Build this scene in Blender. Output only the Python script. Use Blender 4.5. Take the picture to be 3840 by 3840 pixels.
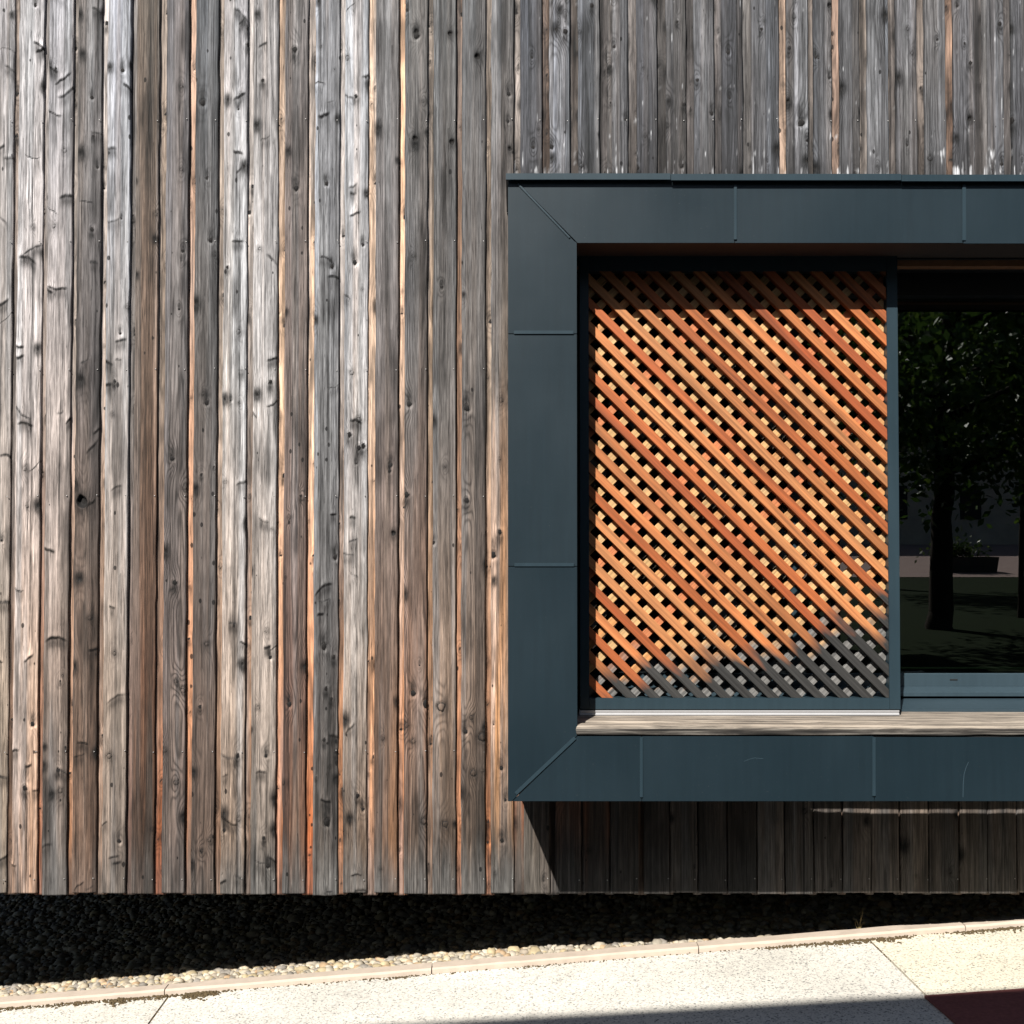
import bpy, bmesh, math, random
import numpy as np
from mathutils import Vector, Matrix

for o in list(bpy.data.objects):
    bpy.data.objects.remove(o)
scn = bpy.context.scene
COL = scn.collection
EXPO = 1.1
SUNC = (1.0, 0.965, 0.91)
scn.cycles.max_bounces = 6; scn.cycles.diffuse_bounces = 3; scn.cycles.glossy_bounces = 3; scn.cycles.transparent_max_bounces = 8
random.seed(7)

# ------------------------------------------------------------------ camera
F = 4117.0                      # focal length in photograph pixels (3840 wide)
TH = math.radians(1.2)          # the phone looked up a touch
CZ = 1.60
cam = bpy.data.cameras.new('camera'); cam_ob = bpy.data.objects.new('camera', cam); COL.objects.link(cam_ob)
cam.sensor_width = 36.0; cam.lens = 36.0 * F / 3840.0
cam.clip_start = 0.05; cam.clip_end = 2000
cam_ob.location = (0, 0, CZ); cam_ob.rotation_euler = (math.pi / 2 + TH, 0, 0)
scn.camera = cam_ob
# ------------------------------------------------------------------ sky, sun, exposure
LX, LS = 0.395, 0.94             # sunlight runs (LX, 1, -LS): to the right, into the wall, down
sd = Vector((LX, 1, -LS)).normalized()
elev = math.asin(-sd.z); az = math.atan2(-sd.x, -sd.y)
w = bpy.data.worlds.new('World'); scn.world = w; w.use_nodes = True
nt = w.node_tree; nt.nodes.clear()
sky = nt.nodes.new('ShaderNodeTexSky'); sky.sky_type = 'NISHITA'; sky.sun_disc = False
sky.sun_elevation = elev; sky.sun_rotation = az
bgn = nt.nodes.new('ShaderNodeBackground'); bgn.inputs[1].default_value = 0.05
out = nt.nodes.new('ShaderNodeOutputWorld')
nt.links.new(sky.outputs[0], bgn.inputs[0]); nt.links.new(bgn.outputs[0], out.inputs[0])
sun = bpy.data.lights.new('sun', 'SUN'); sun.energy = 5.0; sun.angle = math.radians(0.5); sun.color = SUNC
sun_ob = bpy.data.objects.new('sun', sun); COL.objects.link(sun_ob)
sun_ob.rotation_euler = sd.to_track_quat('-Z', 'Y').to_euler(); sun_ob.location = (-6, -10, 16)
scn.view_settings.view_transform = 'Standard'; scn.view_settings.look = 'None'
scn.view_settings.exposure = EXPO; scn.view_settings.gamma = 1.0
scn.view_settings.use_curve_mapping = False
GAIN = (5.0 * 0.70 / math.pi + 0.10) * 2 ** EXPO    # what a sunlit wall surface of albedo 1 reads

def lin(c):
    return tuple(((v / 255.0) / 12.92 if v / 255.0 <= 0.04045 else ((v / 255.0 + 0.055) / 1.055) ** 2.4) for v in c)
def alb(c, k=1.0):
    return tuple(min(0.85, v * k / GAIN / sc_) for v, sc_ in zip(lin(c), SUNC))
def P(px, py, D):
    """point seen at photograph pixel (px,py), standing D metres in front of the camera"""
    u = (px - 1920.0) / F; v = (1920.0 - py) / F
    dy = math.cos(TH) - v * math.sin(TH); dz = math.sin(TH) + v * math.cos(TH)
    k = D / dy
    return Vector((u * k, D, CZ + dz * k))

# ------------------------------------------------------------------ numpy noise
def h2(ix, iy, s):
    n = (ix.astype(np.int64) * 374761393 + iy.astype(np.int64) * 668265263 + int(s) * 974634737) & 0x7fffffff
    n = ((n ^ (n >> 13)) * 1274126177) & 0x7fffffff
    n = n ^ (n >> 16)
    return (n & 0xffff) / 65535.0
def vn(x, y, s):
    x = np.asarray(x, float); y = np.asarray(y, float)
    ix = np.floor(x); iy = np.floor(y); fx = x - ix; fy = y - iy
    fx = fx * fx * (3 - 2 * fx); fy = fy * fy * (3 - 2 * fy)
    a = h2(ix, iy, s); b = h2(ix + 1, iy, s); c = h2(ix, iy + 1, s); d = h2(ix + 1, iy + 1, s)
    return (a * (1 - fx) + b * fx) * (1 - fy) + (c * (1 - fx) + d * fx) * fy
def fbm(x, y, s, o=3):
    t = 0; a = 0.5; n = 0
    for i in range(o):
        t = t + a * vn(x * 2 ** i, y * 2 ** i, s + i * 17); n += a; a *= 0.5
    return t / n
def sstep(a, b, x):
    t = np.clip((x - a) / (b - a), 0, 1); return t * t * (3 - 2 * t)

# ------------------------------------------------------------------ object helpers
def tag(o, label=None, cat=None, group=None, kind=None):
    if label: o['label'] = label
    if cat: o['category'] = cat
    if group: o['group'] = group
    if kind: o['kind'] = kind
    return o
def empty(name, loc=(0, 0, 0)):
    o = bpy.data.objects.new(name, None); COL.objects.link(o); o.location = loc; o.empty_display_size = 0.1
    return o
def link(name, me, mat, parent=None, loc=(0, 0, 0)):
    o = bpy.data.objects.new(name, me); COL.objects.link(o); o.location = loc
    if mat and not me.materials: me.materials.append(mat)
    if parent: o.parent = parent
    return o
def mesh_from(name, verts, faces, smooth=False):
    me = bpy.data.meshes.new(name); me.from_pydata([tuple(v) for v in verts], [], faces); me.update()
    if smooth:
        me.polygons.foreach_set('use_smooth', [True] * len(me.polygons))
    return me
def bm_obj(name, bm, mat, parent=None, smooth=False, loc=(0, 0, 0)):
    bmesh.ops.recalc_face_normals(bm, faces=bm.faces)
    me = bpy.data.meshes.new(name); bm.to_mesh(me); bm.free()
    if smooth: me.polygons.foreach_set('use_smooth', [True] * len(me.polygons))
    return link(name, me, mat, parent, loc)
def box(name, lo, hi, mat, parent=None, bev=0.0):
    bm = bmesh.new(); bmesh.ops.create_cube(bm, size=1.0)
    lo = Vector(lo); hi = Vector(hi); c = (lo + hi) / 2; s = hi - lo
    for v in bm.verts: v.co = Vector((v.co.x * s.x, v.co.y * s.y, v.co.z * s.z))
    if bev: bmesh.ops.bevel(bm, geom=list(bm.edges), offset=bev, segments=2, affect='EDGES')
    return bm_obj(name, bm, mat, parent, loc=c)
def prism(name, pts, y0, y1, mat, parent=None, bev=0.0):
    """polygon given in (x,z), standing between y0 (front) and y1"""
    cx = sum(p[0] for p in pts) / len(pts); cz = sum(p[1] for p in pts) / len(pts)
    bm = bmesh.new()
    f = [bm.verts.new((p[0] - cx, 0, p[1] - cz)) for p in pts]; b = [bm.verts.new((p[0] - cx, y1 - y0, p[1] - cz)) for p in pts]
    bm.faces.new(f); bm.faces.new(b[::-1]); n = len(pts)
    for i in range(n): bm.faces.new((f[i], b[i], b[(i + 1) % n], f[(i + 1) % n]))
    bmesh.ops.recalc_face_normals(bm, faces=bm.faces)
    if bev: bmesh.ops.bevel(bm, geom=list(bm.edges), offset=bev, segments=2, affect='EDGES')
    return bm_obj(name, bm, mat, parent, loc=(cx, y0, cz))
def profile(name, pts, x0, x1, mat, parent=None):
    """closed (y,z) profile swept along x"""
    vs = [(x0, p[0], p[1]) for p in pts] + [(x1, p[0], p[1]) for p in pts]; n = len(pts)
    c = Vector((x0, pts[0][0], pts[0][1]))
    fs = [tuple(range(n))[::-1], tuple(range(n, 2 * n))] + [(i, (i + 1) % n, n + (i + 1) % n, n + i) for i in range(n)]
    bm = bmesh.new(); bv = [bm.verts.new(Vector(v) - c) for v in vs]
    for f in fs: bm.faces.new([bv[i] for i in f])
    return bm_obj(name, bm, mat, parent, loc=c)

# ------------------------------------------------------------------ materials
class NT:
    def __init__(s, name):
        s.m = bpy.data.materials.new(name); s.m.use_nodes = True; s.t = s.m.node_tree; s.t.nodes.clear()
        s.o = s.t.nodes.new('ShaderNodeOutputMaterial'); s.b = s.t.nodes.new('ShaderNodeBsdfPrincipled')
        s.t.links.new(s.b.outputs[0], s.o.inputs[0])
    def n(s, k, **kw):
        x = s.t.nodes.new(k)
        for a, v in kw.items(): setattr(x, a, v)
        return x
    def l(s, a, b): s.t.links.new(a, b)
    def set(s, i, v):
        if hasattr(v, 'is_output'): s.l(v, i)
        else: i.default_value = v
    def math(s, op, a, b=0.0, c=None, clamp=False):
        x = s.n('ShaderNodeMath', operation=op, use_clamp=clamp); s.set(x.inputs[0], a); s.set(x.inputs[1], b)
        if c is not None: s.set(x.inputs[2], c)
        return x.outputs[0]
    def mix(s, fac, a, b, mode='MIX'):
        x = s.n('ShaderNodeMix', data_type='RGBA', blend_type=mode)
        s.set(x.inputs[0], fac); s.set(x.inputs[6], a); s.set(x.inputs[7], b); return x.outputs[2]
    def ramp(s, v, stops):
        x = s.n('ShaderNodeValToRGB'); e = x.color_ramp.elements
        while len(e) < len(stops): e.new(0.5)
        for i, (p, c) in enumerate(stops): e[i].position = p; e[i].color = tuple(c) + (1,) if len(c) == 3 else c
        s.l(v, x.inputs[0]); return x.outputs[0]
    def noise(s, vec, scale=5.0, detail=3.0, rough=0.55, dist=0.0):
        x = s.n('ShaderNodeTexNoise'); x.inputs['Scale'].default_value = scale; x.inputs['Detail'].default_value = detail
        x.inputs['Roughness'].default_value = rough; x.inputs['Distortion'].default_value = dist
        if vec is not None: s.l(vec, x.inputs['Vector'])
        return x.outputs['Fac']
    def coords(s, scale=(1, 1, 1), kind='Object', rnd=True):
        t = s.n('ShaderNodeTexCoord').outputs[kind]
        mp = s.n('ShaderNodeMapping'); mp.inputs['Scale'].default_value = scale; s.l(t, mp.inputs['Vector'])
        if not rnd: return mp.outputs[0]
        r = s.n('ShaderNodeObjectInfo').outputs['Random']
        k = s.n('ShaderNodeVectorMath', operation='ADD'); s.l(mp.outputs[0], k.inputs[0])
        c = s.n('ShaderNodeCombineXYZ')
        a = s.math('MULTIPLY', r, 371.0); b = s.math('MULTIPLY', r, 173.0)
        s.l(a, c.inputs[0]); s.l(b, c.inputs[1]); s.l(a, c.inputs[2]); s.l(c.outputs[0], k.inputs[1])
        return k.outputs[0]
    def bump(s, h, strength=0.3, dist=0.002):
        x = s.n('ShaderNodeBump'); x.inputs['Strength'].default_value = strength; x.inputs['Distance'].default_value = dist
        s.l(h, x.inputs['Height']); s.l(x.outputs[0], s.b.inputs['Normal'])
    def base(s, c): s.set(s.b.inputs['Base Color'], c if hasattr(c, 'is_output') else (tuple(c) + (1,) if len(c) == 3 else c))
    def rough(s, v): s.set(s.b.inputs['Roughness'], v)
    def spec(s, v): s.b.inputs['Specular IOR Level'].default_value = v

def m_wood():
    m = NT('weathered_larch')
    tint = m.n('ShaderNodeAttribute', attribute_name='tint').outputs['Color']
    ring = m.n('ShaderNodeAttribute', attribute_name='ring').outputs['Fac']
    knot = m.n('ShaderNodeAttribute', attribute_name='knot').outputs['Fac']
    ramp_amp = m.n('ShaderNodeAttribute', attribute_name='ramp').outputs['Fac']
    fib = m.math('MULTIPLY_ADD', m.noise(m.coords((260, 200, 11)), 1.0, 3.0, 0.65), 2.2, -0.6, clamp=True)
    fib2 = m.math('MULTIPLY_ADD', m.noise(m.coords((110, 90, 3.2)), 1.0, 4.0, 0.65), 1.8, -0.4, clamp=True)
    blot = m.noise(m.coords((30, 30, 9)), 1.0, 4.0, 0.6)
    rj = m.math('ADD', ring, m.math('MULTIPLY', m.noise(m.coords((60, 10, 9)), 1.0, 2.0), 0.7))
    sn = m.math('SINE', m.math('MULTIPLY', rj, 6.2832))
    late = m.math('POWER', m.math('MULTIPLY_ADD', sn, 0.5, 0.5), 2.2)
    late = m.math('MULTIPLY', late, ramp_amp)
    f1 = m.math('MULTIPLY_ADD', fib, 0.85, 0.57)
    f2 = m.math('MULTIPLY_ADD', fib2, 0.95, 0.52)
    f3 = m.math('MULTIPLY_ADD', blot, 0.9, 0.56)
    f = m.math('MULTIPLY', m.math('MULTIPLY', f1, f2), f3)
    f = m.math('MULTIPLY', f, m.math('MULTIPLY_ADD', late, -0.62, 1.10))
    # fine drying checks
    ck = m.noise(m.coords((260, 100, 2.6)), 1.0, 1.0, 0.4, 0.3)
    ck = m.math('SUBTRACT', 1.0, m.math('MULTIPLY', m.math('ABSOLUTE', m.math('SUBTRACT', ck, 0.5)), 38.0), clamp=True)
    msk = m.math('GREATER_THAN', m.noise(m.coords((18, 18, 1.3)), 1.0, 2.0), 0.48)
    ck = m.math('MULTIPLY', ck, msk)
    f = m.math('MULTIPLY', f, m.math('MULTIPLY_ADD', ck, -0.65, 1.0))
    dark = m.n('ShaderNodeAttribute', attribute_name='dark').outputs['Fac']
    dn = m.math('MULTIPLY_ADD', m.noise(m.coords((230, 120, 42)), 1.0, 3.0, 0.7), 2.6, -0.5, clamp=False)
    dk = m.math('MULTIPLY', dark, m.math('MAXIMUM', m.math('ADD', dn, 0.25), 0.1))
    f = m.math('MULTIPLY', f, m.math('POWER', 2.718, m.math('MULTIPLY', dk, -1.75)))  # dark field also paints in the shade of dents and creases
    # small pin knots and bark pits
    vk = m.n('ShaderNodeTexVoronoi'); vk.inputs['Scale'].default_value = 1.0; m.l(m.coords((26, 26, 15)), vk.inputs['Vector'])
    vs_ = m.n('ShaderNodeSeparateColor'); m.l(vk.outputs['Color'], vs_.inputs[0])
    pr = m.math('MULTIPLY_ADD', vs_.outputs[1], 0.13, 0.04)
    pk = m.math('MULTIPLY', m.math('MULTIPLY_ADD', m.math('SUBTRACT', pr, m.math('ADD', vk.outputs['Distance'], m.math('MULTIPLY_ADD', fib, 0.06, -0.03))), 28.0, 0.0, clamp=True), m.math('LESS_THAN', vs_.outputs[0], 0.42))
    f = m.math('MULTIPLY', f, m.math('MULTIPLY_ADD', pk, -0.85, 1.0))
    # long hard streaks of black weathering and silvery bare fibre
    bs = m.math('MULTIPLY_ADD', m.noise(m.coords((75, 60, 1.1)), 1.0, 3.0, 0.6), 8.0, -4.3, clamp=True)
    f = m.math('MULTIPLY', f, m.math('MULTIPLY_ADD', bs, -0.50, 1.06))
    ss = m.math('MULTIPLY_ADD', m.noise(m.coords((120, 60, 2.0)), 1.0, 3.0, 0.6), 9.0, -5.2, clamp=True)
    f = m.math('MULTIPLY', f, m.math('MULTIPLY_ADD', ss, 0.42, 1.0))
    knot = m.math('MULTIPLY_ADD', m.math('ADD', knot, m.math('MULTIPLY_ADD', dn, 0.16, -0.12)), 3.2, -1.15, clamp=True)
    v = m.n('ShaderNodeVectorMath', operation='SCALE'); m.l(tint, v.inputs[0]); m.l(f, v.inputs['Scale'])
    c = m.mix(knot, v.outputs[0], (0.006, 0.005, 0.0045, 1))
    m.base(c); m.rough(0.78); m.spec(0.25)
    h = m.math('SUBTRACT', m.math('MULTIPLY_ADD', fib, 0.6, m.math('MULTIPLY', fib2, 0.9)), m.math('ADD', m.math('MULTIPLY', ck, 0.6), m.math('MULTIPLY', late, 0.35)))
    m.bump(h, 0.75, 0.0020)
    return m.m
def m_cedar():
    m = NT('cedar_lath')
    oi = m.n('ShaderNodeObjectInfo').outputs['Color']
    g = m.math('MULTIPLY_ADD', m.noise(m.coords((3.0, 90, 130)), 1.0, 4.0, 0.65, 0.5), 1.7, -0.35, clamp=True)
    g2 = m.noise(m.coords((1.6, 30, 40)), 1.0, 3.0, 0.6, 1.2)
    fac = m.math('MULTIPLY', m.math('MULTIPLY_ADD', g, 0.95, 0.46), m.math('MULTIPLY_ADD', g2, 1.5, 0.32))
    v = m.n('ShaderNodeVectorMath', operation='SCALE'); m.l(oi, v.inputs[0]); m.l(fac, v.inputs['Scale'])
    red = m.mix(m.math('MULTIPLY_ADD', g2, 4.0, -2.2, clamp=True), v.outputs[0], (0.78, 0.56, 0.42, 1), 'MULTIPLY')
    # grey weathering creeping up from the sill, highest at the free end of the shutter
    pos = m.n('ShaderNodeNewGeometry').outputs['Position']
    sx = m.n('ShaderNodeSeparateXYZ'); m.l(pos, sx.inputs[0])
    line = m.math('MULTIPLY_ADD', m.math('SUBTRACT', sx.outputs[0], 0.30), 0.265, 1.080)
    d = m.math('ADD', m.math('SUBTRACT', line, sx.outputs[2]), m.math('MULTIPLY_ADD', m.n('ShaderNodeObjectInfo').outputs['Random'], 0.12, -0.05))
    nz = m.noise(m.coords((3.5, 14, 14)), 1.0, 3.0)
    wv = m.math('MULTIPLY_ADD', m.math('MULTIPLY_ADD', nz, 0.34, m.math('ADD', d, -0.135)), 13.0, 0.0, clamp=True)
    gr = m.math('MULTIPLY', m.math('MULTIPLY_ADD', g, 0.042, 0.0), m.math('MULTIPLY_ADD', m.n('ShaderNodeObjectInfo').outputs['Alpha'], -3.8, 4.8))
    cg = m.n('ShaderNodeCombineColor'); m.l(gr, cg.inputs[0]); m.l(m.math('MULTIPLY', gr, 0.97), cg.inputs[1]); m.l(m.math('MULTIPLY', gr, 0.92), cg.inputs[2])
    brown = m.mix(m.math('MULTIPLY', m.math('MULTIPLY_ADD', m.math('MULTIPLY_ADD', nz, 0.20, d), 5.0, 0.0, clamp=True), 0.55), red, (0.16, 0.062, 0.026, 1))
    m.base(m.mix(wv, brown, cg.outputs[0])); m.rough(0.62); m.spec(0.3)
    m.bump(g, 0.35, 0.0012)
    return m.m
def m_metal(name, col, rough=0.42):
    m = NT(name)
    a = m.noise(m.coords((2.2, 2.2, 2.2), 'Object'), 1.0, 4.0)
    b = m.noise(m.coords((55, 55, 3.5), 'Object'), 1.0, 4.0, 0.65)
    f = m.math('MULTIPLY', m.math('MULTIPLY_ADD', a, 0.36, 0.82), m.math('MULTIPLY_ADD', b, 0.34, 0.83))
    v = m.n('ShaderNodeVectorMath', operation='SCALE'); v.inputs[0].default_value = col; m.l(f, v.inputs['Scale'])
    dust = m.ramp(m.noise(m.coords((150, 150, 150), 'Object'), 1.0, 2.0), [(0.70, (0, 0, 0)), (0.80, (1, 1, 1))])
    m.base(m.mix(m.math('MULTIPLY', dust, 0.22), v.outputs[0], (0.09, 0.095, 0.095, 1)))
    m.rough(m.math('MULTIPLY_ADD', a, 0.22, rough - 0.11)); m.spec(0.26)
    m.bump(m.noise(m.coords((3, 3, 3), 'Object'), 1.0, 1.5), 0.30, 0.006)
    return m.m
def m_plain(name, col, rough=0.8, var=0.3, sc=14.0, bump=0.2, spec=0.3, metal=0.0):
    m = NT(name)
    a = m.noise(m.coords((sc, sc, sc)), 1.0, 5.0, 0.6)
    v = m.n('ShaderNodeVectorMath', operation='SCALE'); v.inputs[0].default_value = col
    m.l(m.math('MULTIPLY_ADD', a, 2 * var, 1 - var), v.inputs['Scale']); m.base(v.outputs[0]); m.rough(rough); m.spec(spec)
    m.b.inputs['Metallic'].default_value = metal
    if rough >= 0.9: m.spec(0.1)
    if bump: m.bump(a, bump, 0.004)
    return m.m
def m_pave():
    m = NT('washed_concrete')
    co = m.coords((1, 1, 1), 'Object', False)
    oi = m.n('ShaderNodeObjectInfo').outputs['Color']
    big = m.noise(co, 1.7, 4.0); fine = m.noise(co, 150.0, 3.0, 0.6)
    vo = m.n('ShaderNodeTexVoronoi'); vo.inputs['Scale'].default_value = 190.0; m.l(co, vo.inputs['Vector'])
    cs = m.n('ShaderNodeSeparateColor'); m.l(vo.outputs['Color'], cs.inputs[0])
    grain = m.ramp(cs.outputs[0], [(0.0, (0.30, 0.31, 0.33)), (0.11, (0.66, 0.67, 0.68)), (0.4, (0.97, 0.96, 0.95)), (1.0, (1.08, 1.07, 1.05))])
    v2 = m.n('ShaderNodeTexVoronoi'); v2.inputs['Scale'].default_value = 42.0; m.l(co, v2.inputs['Vector'])
    pit = m.ramp(v2.outputs['Distance'], [(0.10, (0.18, 0.18, 0.18)), (0.20, (1, 1, 1))])
    c2 = m.n('ShaderNodeSeparateColor'); m.l(v2.outputs['Color'], c2.inputs[0])
    pit = m.mix(m.math('LESS_THAN', c2.outputs[1], 0.09), (1, 1, 1, 1), pit)
    c = m.mix(1.0, m.mix(1.0, oi, grain, 'MULTIPLY'), pit, 'MULTIPLY')
    f = m.math('MULTIPLY', m.math('MULTIPLY_ADD', big, 0.7, 0.65), m.math('MULTIPLY_ADD', fine, 0.4, 0.8))
    stn = m.math('MULTIPLY_ADD', m.noise(co, 6.5, 5.0, 0.7, 1.0), 5.0, -2.9, clamp=True)
    f = m.math('MULTIPLY', f, m.math('MULTIPLY_ADD', stn, -0.30, 1.0))
    v = m.n('ShaderNodeVectorMath', operation='SCALE'); m.l(c, v.inputs[0]); m.l(f, v.inputs['Scale'])
    m.base(v.outputs[0]); m.rough(0.9); m.spec(0.2); m.bump(cs.outputs[1], 0.25, 0.0015)
    return m.m
def m_pebble():
    m = NT('river_pebble')
    t = m.n('ShaderNodeAttribute', attribute_name='tint').outputs['Color']
    a = m.noise(m.coords((60, 60, 60), 'Object', False), 1.0, 4.0)
    v = m.n('ShaderNodeVectorMath', operation='SCALE'); m.l(t, v.inputs[0]); m.l(m.math('MULTIPLY_ADD', a, 0.7, 0.65), v.inputs['Scale'])
    m.base(v.outputs[0]); m.rough(0.7); m.spec(0.3); return m.m
def m_leaf(name, col):
    m = NT(name)
    r = m.n('ShaderNodeNewGeometry').outputs['Random Per Island']
    c = m.ramp(r, [(0.0, tuple(v * 0.55 for v in col)), (0.6, col), (1.0, (col[0] * 1.9, col[1] * 1.5, col[2] * 1.2))])
    m.base(c); m.rough(0.45); m.spec(0.5)
    tr = m.n('ShaderNodeBsdfTranslucent'); m.l(c, tr.inputs[0])
    mx = m.n('ShaderNodeMixShader'); mx.inputs[0].default_value = 0.35
    m.l(m.b.outputs[0], mx.inputs[1]); m.l(tr.outputs[0], mx.inputs[2]); m.l(mx.outputs[0], m.o.inputs[0]); return m.m
def m_glass():
    m = NT('window_glass'); m.t.nodes.remove(m.b)
    fr = m.n('ShaderNodeFresnel'); fr.inputs[0].default_value = 1.55
    g = m.n('ShaderNodeBsdfGlossy'); g.inputs['Roughness'].default_value = 0.0; g.inputs['Color'].default_value = (0.95, 0.97, 0.96, 1)
    t = m.n('ShaderNodeBsdfTransparent'); t.inputs[0].default_value = (0.30, 0.33, 0.32, 1)
    mx = m.n('ShaderNodeMixShader'); m.l(m.math('MULTIPLY', fr.outputs[0], 2.3, clamp=True), mx.inputs[0]); m.l(t.outputs[0], mx.inputs[1]); m.l(g.outputs[0], mx.inputs[2])
    m.l(mx.outputs[0], m.o.inputs[0]); return m.m

WOOD = m_wood(); CEDAR = m_cedar()
METAL = m_metal('slate_blue_steel', (0.0068, 0.0142, 0.0192))
METAL2 = m_metal('slate_blue_frame', (0.0145, 0.0270, 0.0350), 0.42)
METAL3 = m_metal('window_profile_grey', (0.024, 0.039, 0.049), 0.38)
DARKM = m_plain('dark_header_paint', (0.012, 0.013, 0.014), 0.5, 0.2)
ALU = m_plain('bare_aluminium', (0.36, 0.36, 0.365), 0.42, 0.05, 40, 0.0, 0.5, 0.35)
STEEL = m_plain('nail_steel', (0.30, 0.29, 0.28), 0.5, 0.1, 40, 0.0, 0.5, 1.0)
CONC = m_plain('plinth_concrete', (0.05, 0.049, 0.047), 0.9, 0.3)
KERBM = m_plain('kerb_concrete', (0.36, 0.30, 0.245), 0.9, 0.22, 22)
CORE = m_plain('black_membrane', (0.014, 0.014, 0.014), 0.9, 0.1)
TIMBER = m_plain('soffit_timber', (0.22, 0.10, 0.045), 0.7, 0.3, 30)
SOFFIT = m_plain('soffit_board', (0.055, 0.042, 0.035), 0.7, 0.2, 8)
PAVE = m_pave(); PEB = m_pebble(); GLASS = m_glass()
MOSS = m_plain('moss_dirt', (0.075, 0.055, 0.03), 1.0, 0.5, 90)
PLATE = m_plain('red_brown_plate', (0.17, 0.060, 0.054), 0.7, 0.55, 70, 0.4)
ROOM = m_plain('dim_room', (0.012, 0.012, 0.012), 0.9, 0.2)
RENDER = m_plain('house_render', (0.24, 0.22, 0.20), 0.9, 0.1, 3)
STONE = m_plain('old_stone_wall', (0.50, 0.45, 0.39), 0.95, 0.35, 1.2)
ROOFM = m_plain('roof_slab', (0.22, 0.21, 0.20), 0.9, 0.15, 3)
BARK = m_plain('tree_bark', (0.035, 0.028, 0.022), 0.95, 0.4, 14, 0.6)
LEAF = m_leaf('maple_leaf', (0.06, 0.115, 0.022)); LEAF2 = m_leaf('bush_leaf', (0.05, 0.09, 0.02))
WEEDM = m_plain('dry_weed', (0.16, 0.12, 0.05), 0.8, 0.3, 50, 0.0)
GRASSM = m_plain('lawn_soil', (0.007, 0.016, 0.002), 0.95, 0.4, 2.0)
PINK = m_plain('pink_gravel_square', (0.36, 0.27, 0.25), 0.95, 0.12, 1.5)
GRAVB = m_plain('gravel_bed_soil', (0.12, 0.11, 0.10), 1.0, 0.3, 30)

# ------------------------------------------------------------------ levels
DW, DF, DL = 4.00, 3.53, 3.714      # wall face, front of the window box, front of the shutter
ZB = P(1920, 3350, DW).z            # lower ends of the boards
SL = 0.0795
DK = 4.205                           # back edge of the kerb
ZK0 = CZ - 1.5990
def soft(x): return 3.6 * math.tanh(x / 3.6) if abs(x) > 2.4 else x
def gx(x):                          # the path climbs to the right
    s = SL * x
    if abs(x) > 2.6: s = math.copysign(SL * (2.6 + 1.6 * math.tanh((abs(x) - 2.6) / 1.6)), x)
    return s
def zk(x): return ZK0 + gx(x)
def zp(x): return ZK0 - 0.020 + gx(x)

# ------------------------------------------------------------------ timber boards
YL = [0, 1400, 2600, 3250]
WC = {  # sunlit look of the covering boards from the photograph, at four heights
 0: [(190, 184, 182), (178, 175, 172), (178, 168, 155), (150, 142, 130)],
 1: [(202, 195, 191), (214, 203, 196), (212, 190, 172), (212, 180, 155)],
 2: [(198, 195, 196), (220, 206, 197), (165, 154, 146), (112, 110, 108)],
 3: [(138, 130, 124), (98, 91, 87), (112, 97, 86), (112, 92, 78)],
 4: [(166, 166, 171), (172, 172, 172), (155, 148, 140), (140, 134, 128)],
 5: [(142, 131, 120), (168, 142, 124), (140, 110, 92), (104, 85, 72)],
 6: [(118, 113, 113), (112, 107, 105), (106, 99, 97), (104, 97, 94)],
 7: [(114, 114, 114), (112, 106, 101), (112, 101, 94), (110, 97, 88)],
 8: [(195, 188, 186), (210, 206, 202), (190, 180, 170), (172, 157, 142)],
 9: [(172, 168, 166), (202, 197, 193), (180, 175, 170), (112, 110, 106)],
 10: [(134, 126, 121), (130, 115, 107), (112, 92, 84), (112, 88, 74)],
 11: [(200, 200, 203), (186, 187, 190), (128, 128, 130), (104, 101, 97)],
 12: [(190, 192, 196), (188, 186, 186), (182, 176, 170), (126, 113, 101)],
 13: [(148, 142, 138), (132, 124, 120), (130, 112, 100), (148, 112, 80)],
 14: [(112, 111, 110), (120, 110, 103), (134, 112, 100), (92, 84, 78)],
 15: [(124, 124, 123), (128, 122, 117), (150, 134, 120), (104, 94, 85)],
 16: [(120, 119, 118), (126, 120, 115), (140, 125, 113), (96, 88, 80)],
 17: [(138, 137, 138), (160, 146, 134), (222, 172, 124), (92, 89, 84)],
}
PALE = {1: 1.0, 2: 1.0, 8: 1.0, 9: 1.1, 11: 1.0, 12: 1.0, 0: 0.7, 3: 0.6, 4: 0.35}
EDGES = [(-45, 39), (65, 152), (178, 263), (288, 372), (400, 482), (508, 588), (621, 701), (731, 811), (840, 923),
         (951, 1038), (1070, 1150), (1183, 1269), (1295, 1378), (1411, 1492), (1521, 1601), (1628, 1709), (1735, 1819), (1846, 1926)]
RD = [2039, 2143, 2254, 2361, 2470, 2579, 2685, 2792, 2928, 3036, 3126, 3231, 3340, 3446, 3554, 3663, 3772, 3880]
RL = [1952, 2061, 2168, 2279, 2388, 2499, 2604, 2708, 2819, 2950, 3052, 3150, 3255, 3362, 3470, 3578, 3687, 3796]
BD = [2066, 2182, 2288, 2397, 2513, 2617, 2728, 2839, 2943, 3052, 3160, 3267, 3376, 3484, 3598, 3705, 3816, 3926]
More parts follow.
